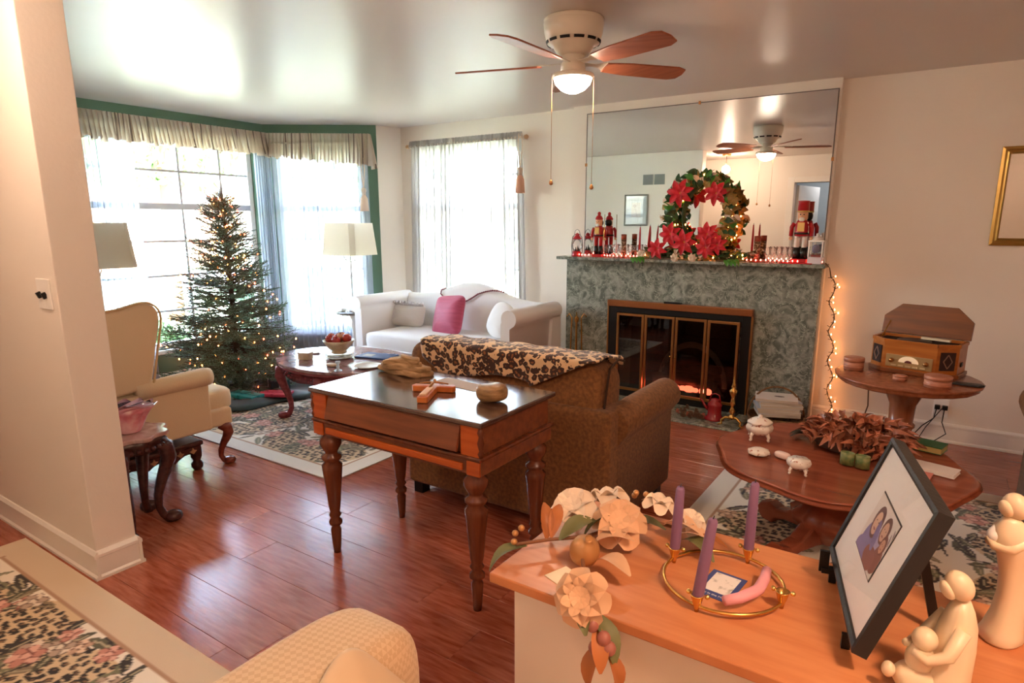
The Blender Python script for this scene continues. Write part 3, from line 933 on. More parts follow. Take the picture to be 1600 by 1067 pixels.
MB().sell((.12, .22, .56), (.17, .06, .13), .6, .6).build('lumbar_cushion', f_cream, wc)
def cabriole(x, yv, dx_, dy_, h, r=1., m=None, par=None, name='leg', ball=True, x_top=0.):
    """curved leg: knee pushed outwards, ankle in, foot out"""
    L = math.hypot(dx_, dy_); ux, uy = dx_/L, dy_/L
    off = [-.2, .5, .62, .35, -.05, -.35, -.40, -.15, .30, .42]
    zz2 = [1.0, .92, .80, .66, .50, .34, .20, .10, .035, 0.]
    rad = [.030, .034, .031, .026, .021, .0175, .015, .016, .021, .018]
    k = .055*r
    pts = [(x+ux*o*k, yv+uy*o*k, z*h) for o, z in zip(off, zz2)]
    b = MB().tube(pts, [q*r for q in rad], n=12)
    if ball: b.sell((x+ux*.5*k, yv+uy*.5*k, .022*r), (.034*r, .034*r, .022*r), .8, .9, nu=14, nv=8)
    return b.build(name, m or w_maho, par)
for sx, sy in ((1, 1), (-1, 1), (1, -1), (-1, -1)):
    cabriole(sx*.33, .68 if sy > 0 else .06, sx, sy, .255, 1.0, w_maho, wc)
# carved footstool tucked under the chair
m_maho_d = wood('dark_carved', '3a1a16', '4f2620', .25)
fs_ = thing('carved_footstool', 'dark carved wooden footstool tucked under the wing chair', 'footstool', (-3.80, 1.72, 0))
MB().box(-.19, .19, -.26, .26, .155, .185).build('top', m_maho_d, fs_, bevel=.01)
for s in (-1, 1):
    b = MB()
    Nn = 24
    for sidex in (s*.175,):
        prof2 = [(-.24 + .48*i/Nn, .155) for i in range(Nn+1)] + [(.24 - .48*i/Nn, .085 + .035*abs(math.sin(PI*1.5*(i/Nn)*2))) for i in range(Nn+1)]
        b.prism(prof2, sidex-.012, sidex+.012, M=Matrix(((0, 0, 1, 0), (1, 0, 0, 0), (0, 1, 0, 0), (0, 0, 0, 1))))
    b.build('apron', m_maho_d, fs_)
m_gilt = mat('gilt_carving', 'b98d66', .45, metal=.3)
for i in range(6):
    yv = -.19 + .076*i
    MB().prism([(0, -.02), (.022, 0), (.008, .004), (0, .02), (-.008, .004), (-.022, 0)], -.003, .003, M=Matrix(((0, 0, 1, 0), (1, 0, 0, 0), (0, 1, 0, 0), (0, 0, 0, 1)))).build('carving', m_gilt, fs_, loc=(.190, yv, .135))
for sx, sy in ((1, 1), (1, -1), (-1, 1), (-1, -1)):
    MB().lathe([(0, 0), (.02, 0), (.034, .02), (.034, .04), (.02, .06), (.03, .08), (.034, .11), (.03, .155)], (sx*.155, sy*.225, 0), 16).build('leg', m_maho_d, fs_)

# ------------------------------------------------------------ side table with pink glass bowl
m_pinkmarble = mat('pink_marble', 'c9a79c', .12, col2='9c6f68', scale=9, detail=8, distort=1.5, spec=.6)
st = thing('side_table', 'small carved side table with scalloped pink marble top behind the partition wall', 'side table', (-3.165, 1.38, 0))
lobe = [((.160 + .013*math.cos(8*2*PI*i/64))*math.cos(2*PI*i/64), (.160 + .013*math.cos(8*2*PI*i/64))*math.sin(2*PI*i/64)) for i in range(64)]
MB().prism(lobe, .468, .49).build('marble_top', m_pinkmarble, st, bevel=.006)
MB().lathe([(.125, .40), (.145, .42), (.135, .44), (.150, .468)], (0, 0, 0), 40, rmod=lambda a, k: 1 + .04*math.cos(8*a)).build('apron', m_maho_d, st)
for (px_, py_) in ((.125, -.105), (.055, .095), (-.12, .09), (-.10, -.10)):
    cabriole(px_, py_, px_, py_, .43, 1.2, m_maho_d, st)
b = MB()
for i in range(28):
    a = 2*PI*i/28; b.sell((.146*math.cos(a), .146*math.sin(a), .425), (.013, .013, .012), .9, .9, nu=8, nv=5)
b.build('carved_band', m_maho_d, st)
bo = thing('glass_bowl', 'ruffled pink glass bowl on the scalloped marble side table', 'bowl', (-3.165, 1.38, .492))
m_pg = mat('pink_glass', 'e0808a', .15, col2='f4c4c4', scale=14, spec=.8)
b = MB().lathe([(.0, .004), (.05, 0), (.055, .006), (.065, .03), (.082, .07), (.098, .10), (.125, .125)], n=72, rmod=lambda a, k: 1 + (.07 if k > 4 else .03 if k > 2 else 0)*math.sin(12*a), wob=lambda a, k: (.007*math.sin(12*a) if k > 5 else 0))
b.build('bowl', m_pg, bo)
# ------------------------------------------------------------ rugs
m_rug = vcol_mat('rug_pile', .95, .2, .12)
def rug_img(w, h, seed, cream='e8ddc8', flip=False, line='b58f70'):
    rr = random.Random(seed)
    c = Canvas(w, h, .0075, cream)
    B = .13
    c.rect(B, w-B, B, h-B, 'f2ead9')
    for q in (0, 1):
        c.rect(B-.012, w-B+.012, B-.012+q*(h-2*B), B+.004+q*(h-2*B), line)
        c.rect(B-.012+q*(w-2*B), B+.004+q*(w-2*B), B-.012, h-B+.012, line)
    # leopard fields
    gx, gy = max(2, round((w-2*B)/.46)), max(2, round((h-2*B)/.40))
    pat = [(B + (i+.5)*(w-2*B)/gx + rr.uniform(-.06, .06), B + (j+.5)*(h-2*B)/gy + rr.uniform(-.06, .06), rr.uniform(.19, .27), rr.uniform(.13, .20), rr.uniform(0, 3)) for i in range(gx) for j in range(gy)]
    for (cx, cy, a, b_, t) in pat:
        c.ell(cx, cy, a, b_, t, 'd9c19a')
    def inpat(x, y, g=1.):
        for (cx, cy, a, b_, t) in pat:
            dx_, dy_ = x-cx, y-cy
            u = (dx_*math.cos(t)+dy_*math.sin(t))/a; v = (-dx_*math.sin(t)+dy_*math.cos(t))/b_
            if u*u+v*v < g: return True
        return False
    st_ = .036
    for i in range(int(w/st_)):
        for j in range(int(h/st_)):
            x = i*st_ + rr.uniform(0, .02) + (j % 2)*st_/2; y = j*st_ + rr.uniform(0, .02)
            if B+.02 < x < w-B-.02 and B+.02 < y < h-B-.02 and inpat(x, y, .92):
                a_ = rr.uniform(0, 3)
                c.ell(x, y, .0165, .012, a_, '241c1a')
                if rr.random() < .75: c.ell(x+.003, y+.002, .008, .005, a_, '8a6a4a')
    # leaves and stems
    for _ in range(int(w*h*150)):
        cx, cy, a, b_, t = rr.choice(pat)
        an = rr.uniform(0, 2*PI); k = rr.uniform(.85, 1.4)
        x = cx + (a*k*math.cos(an))*math.cos(t) - (b_*k*math.sin(an))*math.sin(t)
        y = cy + (a*k*math.cos(an))*math.sin(t) + (b_*k*math.sin(an))*math.cos(t)
        if not (B+.03 < x < w-B-.03 and B+.03 < y < h-B-.03): continue
        th = an + t + PI/2 + rr.uniform(-.7, .7)
        col = rr.choice(['4b4a34', '5f5c44', '2f2a26', '7a7a5c', '3a3a30', '8a7a5e'])
        L = rr.uniform(.035, .085)
        c.ell(x, y, L, L*.28, th, col)
        c.ell(x+.004, y, L*.8, L*.06, th, 'b5ab8a')
        if rr.random() < .5: c.ell(x+rr.uniform(-.03, .03), y+rr.uniform(-.03, .03), L*.9, .006, th+rr.uniform(-.6, .6), '2b2522')
    for _ in range(int(w*h*20)):
        cx, cy, a, b_, t = rr.choice(pat)
        an = rr.uniform(0, 2*PI)
        x = cx + a*math.cos(an)*math.cos(t) - b_*math.sin(an)*math.sin(t); y = cy + a*math.cos(an)*math.sin(t) + b_*math.sin(an)*math.cos(t)
        if not (B+.05 < x < w-B-.05 and B+.05 < y < h-B-.05): continue
        pal = rr.choice([('c98a78', 'e3b3a0', '8a4f45'), ('c7a184', 'ead0b4', '7d5a45'), ('b9a08a', 'e6d8c4', '6f5a4a')])
        R = rr.uniform(.035, .06)
        for p_ in range(6):
            aa = p_*PI/3 + rr.uniform(-.2, .2)
            c.ell(x+R*.62*math.cos(aa), y+R*.62*math.sin(aa), R*.55, R*.42, aa, pal[2]); c.ell(x+R*.62*math.cos(aa), y+R*.62*math.sin(aa), R*.48, R*.35, aa, pal[0] if p_ % 2 else pal[1])
        c.ell(x, y, R*.4, R*.4, 0, pal[2]); c.ell(x, y, R*.3, R*.28, 0, pal[1])
    for s0 in (0, 1):
        c.rect(0, w, s0*(h-B), B+s0*(h-B), cream); c.rect(s0*(w-B), B+s0*(w-B), 0, h, cream)
    for q in (0, 1):
        c.rect(B-.012, w-B+.012, B-.012+q*(h-2*B), B+.004+q*(h-2*B), line); c.rect(B-.012+q*(w-2*B), B+.004+q*(w-2*B), B-.012, h-B+.012, line)
    return c.a
def rug(label, x0, x1, y0, y1, seed, z=0., **k):
    w, h = x1-x0, y1-y0
    o = painted('area_rug', w, h, .0075, rug_img(w, h, seed, **k), m_rug, thick=.008)
    o.location = ((x0+x1)/2, (y0+y1)/2, z+.0005)
    return tag(o, label, 'rug')
rug('floral and leopard print rug with cream border under the oval coffee table and tree', -4.88, -2.80, 2.27, 4.0, 11, cream='e9e4da')
rug('floral and leopard print rug with wide tan border in the bottom left foreground', -3.48, -1.05, -.15, 1.005, 25, cream='d8c3a6')
rug('floral and leopard print rug with cream border under the round coffee table', -.95, 1.35, 2.35, 4.15, 37, cream='e6dccb')

# ------------------------------------------------------------ left oval coffee table and what stands on it
m_rose = wood('rosewood_red', '7c3136', '93444a', .22)
m_rosetop = mat('rose_marble', 'a98584', .12, col2='7c5658', scale=9, detail=8, distort=1.2, spec=.6)
TX, TY, TZ = -3.68, 3.17, .47
ct = thing('oval_coffee_table', 'oval carved rosewood coffee table with marble top between the tree and the white sofa', 'coffee table', (TX, TY, 0))
MB().prism(ell(.60, .43, 64), TZ-.022, TZ).build('marble_top', m_rosetop, ct, bevel=.006)
ring = [(.60*.985, .43*.985)]
b = MB(); vs = []
N = 72
for i in range(N):
    a = 2*PI*i/N
    for (k, z) in ((.985, TZ-.022), (1.0, TZ-.034), (.97, TZ-.045), (.90, TZ-.052), (.90, TZ-.11 - .012*abs(math.sin(4.5*a))), (.87, TZ-.11), (.87, TZ-.05)):
        vs.append((.60*k*math.cos(a), .43*k*math.sin(a), z))
b.add(vs, [(i*7+j, ((i+1) % N)*7+j, ((i+1) % N)*7+j+1, i*7+j+1) for i in range(N) for j in range(6)], True)
b.build('apron', m_rose, ct)
b = MB(); rr = random.Random(5)
for i in range(110):
    a = 2*PI*i/110
    b.sell((.60*.905*math.cos(a), .43*.905*math.sin(a), TZ-.08 + .018*math.sin(i*1.7)), (.011, .011, .010), .9, .9, nu=7, nv=5)
b.build('carved_scrolls', m_rose, ct)
for (px_, py_) in ((-.38, -.26), (-.47, .10), (.13, -.34), (.44, -.17), (.33, .28), (-.15, .36)):
    cabriole(px_, py_, px_, py_, TZ-.05, 1.25, m_rose, ct)
b = MB().lathe([(.0, .0), (.052, 0), (.06, .008), (.05, .016), (.078, .04), (.105, .075), (.118, .098), (.112, .10), (.098, .078), (.07, .045), (0, .03)], n=40)
m_cream_c = mat('cream_china', 'dccfb4', .25, col2='c2ae8c', scale=18, spec=.6)
m_china = mat('white_china', 'f0eee8', .15, spec=.6)
BX, BY = -3.73, 3.16
for k in range(3):
    MB().lathe([(0, 0), (.06, 0), (.095, .006), (.105, .011), (.095, .012), (.06, .006), (0, .005)], n=36).build('p', m_cream_c)
    o = COL.objects['p']; o.name = 'plate'
    o.location = (BX, BY, TZ+.001+k*.0125); tag(o, ['cream china plate at the bottom of the stack under the apple bowl', 'cream china plate in the middle of the stack under the apple bowl', 'cream china plate right under the apple bowl'][k], 'plate', 'plates under the apple bowl')
o = b.build('fruit_bowl', m_cream_c); o.location = (BX, BY, TZ+.040); tag(o, 'cream patterned bowl heaped with red apples on the oval coffee table', 'bowl')
m_apple = mat('apple_red', '9c1f26', .25, col2='c24a3a', scale=9, coat=.4)
ap_lab = ['red apple at the left rim of the fruit bowl', 'red apple at the front left of the fruit bowl', 'red apple lying low at the front middle of the fruit bowl', 'red apple on the right of the fruit bowl with its stem up', 'yellowish apple at the top back of the fruit bowl', 'red apple at the back right of the fruit bowl', 'dark red apple at the back left of the fruit bowl']
for i, (ax, ay, az) in enumerate([(-.075, -.01, .112), (-.035, -.055, .118), (.028, -.055, .108), (.075, .0, .122), (.0, .04, .125), (.05, .06, .108), (-.05, .055, .110)]):
    t = thing('apple', ap_lab[i], 'apple', (BX+ax, BY+ay, TZ+.04+az-.034), (rr.uniform(-.5, .5), rr.uniform(-.5, .5), 0), 'apples in the bowl')
    MB().lathe([(0, .003), (.014, -.001), (.028, .012), (.035, .034), (.032, .052), (.018, .064), (.008, .060), (0, .054)], n=20).build('flesh', mat('apple_yellow', 'd8a878', .3, col2='b8503a', scale=12) if i == 4 else m_apple, t)
    MB().tube([(0, 0, .053), (.003, 0, .075)], .0016, n=5).build('stem', m_bark, t)
t = thing('photo_album', 'blue booklet with a white label on the oval coffee table', 'book', (-3.52, 3.34, TZ+.001), math.radians(12))
MB().box(-.14, .14, -.09, .09, 0, .012).build('cover', mat('blue_cover', '35548c', .4), t, bevel=.002)
MB().box(-.10, -.02, -.05, .02, .012, .013).build('label_patch', m_china, t)
o = MB().lathe([(0, 0), (.06, 0), (.095, .012), (.10, .018), (.092, .016), (.06, .006), (0, .005)], n=40).build('plate', m_china); o.location = (-3.31, 3.05, TZ+.001); tag(o, 'white oval plate with raised rim at the right of the oval coffee table', 'plate')
o = MB().sell((0, 0, 0), (.045, .03, .010), .5, .9).build('soap_dish', mat('tan_china', 'd9b592', .4)); o.location = (-3.55, 2.93, TZ+.011); tag(o, 'small tan oval dish at the front of the oval coffee table', 'dish')
t = thing('trinket_box', 'small cream box at the front left of the oval coffee table', 'box', (-3.90, 2.98, TZ+.001), math.radians(20))
MB().box(-.045, .045, -.03, .03, 0, .045).build('body', m_cream_c, t, bevel=.003); MB().box(-.048, .048, -.033, .033, .045, .055).build('lid', m_cream_c, t, bevel=.003)
t = thing('candle_holder', 'small clear glass candlestick at the front edge of the oval coffee table', 'candlestick', (-3.40, 2.86, TZ+.001))
MB().lathe([(.03, 0), (.028, .006), (.008, .015), (.012, .03), (.008, .045), (.02, .06), (.016, .07)], n=18).build('stem', mat('clear_crystal', 'dfeaf0', .05, trans=.6), t)
o = MB().lathe([(0, 0), (.04, 0), (.06, .008), (.058, .01), (.04, .005), (0, .004)], n=30).build('saucer', m_china); o.location = (-4.05, 3.17, TZ+.001); tag(o, 'flat white saucer at the left end of the oval coffee table', 'saucer')

# ------------------------------------------------------------ lamps on pedestal tables
m_shade = sheer_mat('linen_shade', 'dccfba', 1., 1.)
m_iron = mat('pewter', '8f8d88', .35, metal=.7)
def lamp(x, yv, z0, lab, rz=0.):
    t = thing('table_lamp', lab, 'lamp', (x, yv, z0), rz)
    MB().lathe([(0, 0), (.065, 0), (.068, .01), (.05, .02), (.018, .03), (.014, .06), (.022, .075), (.012, .09), (.011, .34), (.018, .35), (.010, .37), (.006, .55)], n=20).build('stem', mat('crystal_stem', 'c9cdd0', .15, metal=.4), t)
    b = MB()
    for s in (-1, 1):
        b.tube([(0, 0, .50), (s*.03, 0, .495), (s*.055, 0, .52), (s*.085, 0, .545), (s*.09, 0, .575)], .004, n=6)
        b.sell((s*.055, 0, .515), (.010, .006, .008), 1, 1, nu=8, nv=6)
    b.build('arms', mat('iron_scroll', '4a4642', .5, metal=.5), t)
    b = MB(); h0, h1 = .565, .875; a0, a1 = .205, .180
    def sq(a, cut=.04): return [(a, a-cut), (a-cut, a), (-a+cut, a), (-a, a-cut), (-a, -a+cut), (-a+cut, -a), (a-cut, -a), (a, -a+cut)]
    p0, p1 = sq(a0), sq(a1)
    b.add([(x_, y_, h0) for x_, y_ in p0] + [(x_, y_, h1) for x_, y_ in p1], [(i, (i+1) % 8, 8+(i+1) % 8, 8+i) for i in range(8)])
    b.build('shade', m_shade, t)
    b = MB(); b.tube([(0, 0, .55), (0, 0, .86)], .004, n=6).tube([(-a1, 0, .86), (a1, 0, .86)], .003, n=5).tube([(0, -a1, .86), (0, a1, .86)], .003, n=5); b.sell((0, 0, .66), (.028, .028, .04), 1, 1)
    b.build('harp', m_iron, t)
    return t
def ped_table(x, yv, h, lab, r=.17):
    t = thing('pedestal_table', lab, 'side table', (x, yv, 0))
    m = mat('white_washed', 'd8d2cc', .4)
    MB().lathe([(0, h-.022), (r-.01, h-.022), (r, h-.012), (r, h-.004), (r-.006, h)], n=40).build('top', mat('dark_table_top', '6b6460', .25), t)
    MB().lathe([(.02, .12), (.035, .16), (.024, .20), (.022, .42), (.030, .46), (.022, .50), (.05, h-.022)], n=20).build('column', m, t)
    for k in range(3):
        a = 2*PI*k/3 + .3
        MB().tube([(0, 0, .15), (.08*math.cos(a), .08*math.sin(a), .12), (.15*math.cos(a), .15*math.sin(a), .03), (.18*math.cos(a), .18*math.sin(a), .0145)], [.024, .022, .016, .014], n=8).build('foot', m, t)
    return t
ped_table(-4.90, 4.36, .60, 'slim white pedestal table under the right lamp beside the white sofa')
lamp(-4.90, 4.36, .60, 'table lamp with square cream shade in front of the angled bay window', .15)
ped_table(-4.95, 2.08, .60, 'pedestal table under the left lamp, hidden behind the wing chair')
lamp(-4.95, 2.08, .60, 'table lamp with square cream shade above the wing chair, cut off by the partition wall')
o = MB().sell((0, 0, 0), (.05, .035, .018), .5, .6).build('tissue_pack', m_china); o.location = (-5.00, 4.30, .619); tag(o, 'small white soft pack lying on the white pedestal table by the sofa', 'pack')

# ------------------------------------------------------------ christmas tree
m_need = mat('fir_needles', '5f8068', .7, vary=.25); m_need2 = mat('fir_needles_tip', '86a890', .7, vary=.2)
m_brown_t = mat('twig', '4a3a2c', .9)
def branch_mesh(L, seed):
    rr = random.Random(seed); b = MB()
    def needles(p0, p1, n, s):
        p0, p1 = Vector(p0), Vector(p1); d = (p1-p0).normalized()
        a = d.cross(Vector((0, 0, 1))); a.normalize(); c = a.cross(d)
        for i in range(n):
            t = (i+.5)/n; an = i*2.4
            q = p0.lerp(p1, t); o = (a*math.cos(an) + c*math.sin(an))
            tip = q + (d*.55 + o*.85).normalized()*s*rr.uniform(.8, 1.15)
            w = d.cross(o)*.0016
            b.cur = 1 if rr.random() < .35 else 0
            b.add([q-w*1.4, q+w*1.4, tip], [(0, 1, 2)])
    b.cur = 2; b.tube([(0, 0, 0), (L*.5, 0, .02), (L, 0, .05*L/.5)], [.006, .004, .002], n=4)
    needles((L*.15, 0, .005), (L, 0, .05*L/.5), int(L*170), .026)
    n = max(3, int(L/.055))
    for i in range(n):
        t = .22 + .72*i/n
        for s in (-1, 1):
            l = (.17*(1-t) + .055)*rr.uniform(.75, 1.2)
            p0 = (L*t, 0, .02*t); p1 = (L*t + l*.75, s*l*.7, .02*t + rr.uniform(-.015, .045))
            b.cur = 2; b.tube([p0, p1], .0022, n=3)
            needles(p0, p1, int(l*190), .024)
    return b.mesh('branch', [m_need, m_need2, m_brown_t])
classes = [.16, .26, .36, .48, .60]
bmesh_ = {c: [branch_mesh(c, int(c*100)+k) for k in range(3)] for c in classes}
tr = thing('christmas_tree', 'bushy green christmas tree with small glowing warm lights in the bay window', 'christmas tree', (-5.15, 3.21, 0))
MB().tube([(0, 0, .04), (0, 0, .9), (0, 0, 1.72)], [.030, .022, .006], n=8).build('trunk', m_brown_t, tr)
MB().lathe([(0, 0), (.16, 0), (.16, .02), (.06, .05), (.05, .12), (0, .12)], n=20).build('stand', mat('stand_green', '22402c', .5), tr)
rr = random.Random(12)
NBR = 280
tips = []
for i in range(NBR):
    u = (i + .5)/NBR
    z = .17 + 1.50*(1-(1-u)**1.0)*1.0
    z = .14 + 1.53*(u**1.2)
    Lw = .70*(1-(z-.17)/1.62)**.88 + .03
    Lw *= rr.uniform(.78, 1.08)
    a = i*2.39996 + rr.uniform(-.25, .25)
    Lw *= .93 - .11*math.cos(a-.58)
    if math.cos(a) < -.1: Lw = min(Lw, .60/(-math.cos(a)))
    c = min(classes, key=lambda q: abs(q-Lw))
    el = math.radians(-4 + 38*u**2 + rr.uniform(-15, 15))
    o = link(rr.choice(bmesh_[c]), 'branch', tr, loc=(0, 0, z), rot=(rr.uniform(-.5, .5), -el, a))
    s = min(1.15, Lw/c); o.scale = (s, s, s)
    for q in (.45, .75, .97):
        if rr.random() < .42: tips.append((Lw*q*math.cos(el)*math.cos(a), Lw*q*math.cos(el)*math.sin(a), z + Lw*q*math.sin(el) + .02))
link(bmesh_[.16][0], 'branch', tr, loc=(0, 0, 1.62), rot=(0, -PI/2+.1, 0)); link(bmesh_[.16][1], 'branch', tr, loc=(0, 0, 1.56), rot=(0, -PI/2+.5, 2))
link(bmesh_[.16][2], 'branch', tr, loc=(0, 0, 1.55), rot=(0, -PI/2+.5, 4.3))
m_bulb = mat('warm_bulb', 'ffd2a0', .4, emit='ff8a40', es=8)
m_bulb_r = mat('orange_bulb', 'ff9a70', .4, emit='ff5030', es=7)
bulbm = [MB().sell((0, 0, 0), (.0055, .0055, .008), 1, 1, nu=6, nv=5).mesh('light_bulb', m_) for m_ in (m_bulb, m_bulb_r)]
rr.shuffle(tips)
for i, p in enumerate(tips[:230]): link(bulbm[i % 3 == 0], 'light_bulb', tr, loc=p)
# tree skirt
m_skirt = mat('skirt_dark', '10211f', .6, col2='1c3a34', scale=5, sheen=.3)
b = MB().grid(72, 9, lambda u, v: Vector(((.10 + v*(.58 + .05*math.sin(7*2*PI*u)))*math.cos(2*PI*u), (.10 + v*(.58 + .05*math.sin(7*2*PI*u)))*math.sin(2*PI*u), .020 + (.05 + .03*math.sin(11*2*PI*u))*(1-v)**.5*(.4+v) + .012*math.sin(40*u+5*v)*v + .006)), cu=True)
sk = thing('tree_skirt', 'dark green cloth tree skirt crumpled around the foot of the christmas tree', 'tree skirt', (-5.06, 3.2, 0))
b.build('cloth', m_skirt, sk, solid=.004)
def patch(col, poly, z, nm):
    MB().prism(poly, 0, .012).build(nm, mat('patch_'+col, col, .6), sk, loc=(0, 0, z), bevel=.003)
def gift(x, yv, rz, sx, sy, sz, col, rib, lab):
    t = thing('gift', lab, 'gift', (x, yv, .05), rz)
    MB().box(-sx, sx, -sy, sy, 0, sz).build('wrapping', mat('gift_'+col, col, .4), t, bevel=.004)
    MB().box(-sx-.002, sx+.002, -.012, .012, -.001, sz+.003).box(-.012, .012, -sy-.002, sy+.002, -.001, sz+.003).build('ribbon', mat('rib_'+rib, rib, .35), t)
gift(-4.56, 3.16, .5, .13, .07, .025, 'd2405c', 'c83a55', 'flat pinkish red gift lying on the tree skirt near the oval coffee table')
gift(-4.72, 2.98, .15, .15, .07, .03, '2aa0a0', '1f7f80', 'flat teal gift lying on the front of the tree skirt')
gift(-4.75, 3.32, -.4, .10, .08, .09, '1f3f4a', 'c8c8d0', 'dark blue-green gift with a silver ribbon under the tree')
gift(-4.62, 3.60, .2, .11, .08, .06, '20302e', 'd24a40', 'dark gift with a red ribbon behind the flat red one under the tree')
gift(-5.00, 2.84, -.2, .10, .07, .05, '1c2c30', 'a83a50', 'dark gift with a wine red ribbon at the left of the tree skirt')
# ------------------------------------------------------------ ceiling fan, lamps
fan = thing('ceiling_fan', 'white flush ceiling fan with five brown blades, glowing dome light and two pull chains', 'ceiling fan', (-1.61, 2.91, 2.44))
m_fan = mat('fan_white', 'e2d9c8', .35)
m_blade = mat('fan_blade', '8a4a30', .4, col2='9d5a3c', scale=4, stretch=(1, 12, 1))
MB().lathe([(0, -.165), (.07, -.165), (.085, -.15), (.10, -.125), (.128, -.11), (.142, -.06), (.146, -.02), (.140, -.012), (.146, -.005), (.14, 0), (0, 0)], n=48).build('motor_housing', m_fan, fan)
b = MB()
for k in range(12):
    a0 = 2*PI*k/12
    for j in range(5):
        a = a0 + j*.075; bq = a + .075
        b.add([(.1285*math.cos(a), .1285*math.sin(a), -.113), (.1285*math.cos(bq), .1285*math.sin(bq), -.113), (.1335*math.cos(bq), .1335*math.sin(bq), -.101), (.1335*math.cos(a), .1335*math.sin(a), -.101)], [(0, 1, 2, 3)])
b.build('vent_slots', m_dark, fan, solid=.002)
MB().lathe([(.05, -.25), (.062, -.235), (.058, -.20), (.045, -.185), (.06, -.165)], n=32).build('switch_housing', m_fan, fan)
MB().lathe([(.085, -.275), (.105, -.262), (.102, -.25), (.06, -.24), (.05, -.24)], n=40).build('light_rim', m_fan, fan)
m_dome = mat('lit_dome', 'fff2dc', .4, emit='ffe6cc', es=17)
MB().lathe([(0, -.338), (.03, -.334), (.06, -.320), (.085, -.295), (.094, -.270), (.0, -.268)], n=40).build('light_dome', m_dome, fan)
for k in range(5):
    a = math.radians(-20 + 72*k)
    M = RZ(a) @ TR(0, 0, -.205) @ RX(math.radians(-12))
    poly = [(.17, -.045), (.30, -.062), (.56, -.068), (.605, -.05), (.615, 0), (.605, .05), (.56, .068), (.30, .062), (.17, .045)]
    MB().prism(poly, -.004, .004, M=M).build('blade', m_blade, fan, bevel=.002)
    g = MB().prism([(.05, -.018), (.12, -.014), (.17, -.04), (.23, -.035), (.25, 0), (.23, .035), (.17, .04), (.12, .014), (.05, .018)], .004, .008, M=M)
    g.build('blade_bracket', m_fan, fan, bevel=.002)
for (cx, cy, L) in ((-.075, -.075, .50), (.085, .06, .52)):
    g = MB().tube([(cx, cy, -.25), (cx, cy, -.25-L)], .0013, n=5)
    o = g.build('pull_chain', m_brass2, fan)
    MB().lathe([(0, -.028), (.007, -.026), (.011, -.018), (.007, -.006), (.002, 0)], (cx, cy, -.25-L), 12).build('chain_pull', m_brass2, o)
pl = thing('pendant_lamp', 'small hanging globe pendant of the entry seen in the mirror', 'lamp', (-2.70, .50, 2.44))
MB().lathe([(0, -.02), (.06, -.02), (.065, 0), (0, 0)], n=24).build('canopy', m_brass2, pl)
MB().tube([(0, 0, -.02), (0, 0, -.16)], .004).build('rod', m_brass2, pl)
MB().sell((0, 0, -.21), (.055, .055, .055), 1, 1).build('globe', mat('lit_globe', 'fff0d8', .4, emit='ffdcc0', es=34), pl)
cl = thing('ceiling_light', 'round frosted ceiling light above the viewer, outside the picture', 'lamp', (.75, .55, 2.44))
MB().lathe([(.15, -.03), (.16, 0), (0, 0)], n=32).build('rim', m_fan, cl)
MB().lathe([(0, -.09), (.08, -.08), (.13, -.05), (.145, -.03), (0, -.03)], n=32).build('dome', mat('lit_dome2', 'fff2dc', .4, emit='ffd0ac', es=30), cl)

# ------------------------------------------------------------ switch plate, outlet, pictures, vent
sw = thing('light_switch', 'white double light switch plate on the partition wall', 'light switch', (-2.925, 1.04, 1.20))
MB().box(-.06, .06, -.007, 0, -.06, .06).build('plate', m_white, sw, bevel=.003)
for s in (-1, 1): MB().box(-.005, .005, -.022, -.006, -.010, .014).build('toggle', m_black, sw, loc=(s*.023, 0, 0), rot=(.4, 0, 0))
ol = thing('wall_outlet', 'white double wall outlet with black plugs right of the radio table', 'outlet', (.125, 5.06, .235))
MB().box(-.045, .045, -.006, 0, -.065, .065).build('plate', m_white, ol, bevel=.003)
for s in (-1, 1): MB().box(s*.022-.016, s*.022+.016, -.035, -.006, -.005, .025).build('plug', m_black, ol, bevel=.004)
co = thing('power_cord', 'dark twisted power cords hanging from the wall outlet', 'cord', (0, 0, 0))
MB().tube([(.10, 5.03, .24), (.09, 5.01, .17), (.03, 5.0, .11), (-.01, 4.98, .05), (-.08, 4.95, .02), (-.2, 4.9, .012)], .004, n=6).tube([(.145, 5.03, .24), (.14, 5.0, .15), (.17, 4.98, .08), (.10, 4.95, .02), (0, 4.9, .012)], .0035, n=6).tube([(.13, 5.03, .24), (.10, 5.01, .19), (.05, 5.0, .10), (.02, 4.97, .03), (-.1, 4.9, .012)], .003, n=6).build('cord', m_black, co)
tag(MB().tube([(-.27, 4.24, .60), (-.275, 4.3, .50), (-.27, 4.36, .36), (-.30, 4.4, .22), (-.31, 4.45, .10), (-.25, 4.6, .016)], .004, n=6).build('hanging_cord', mat('cord_brown', '5a4030', .5), None), 'thin brown cord hanging behind the radio table', 'cord')
m_gold = mat('gold_leaf', 'c8a25a', .32, metal=.85)
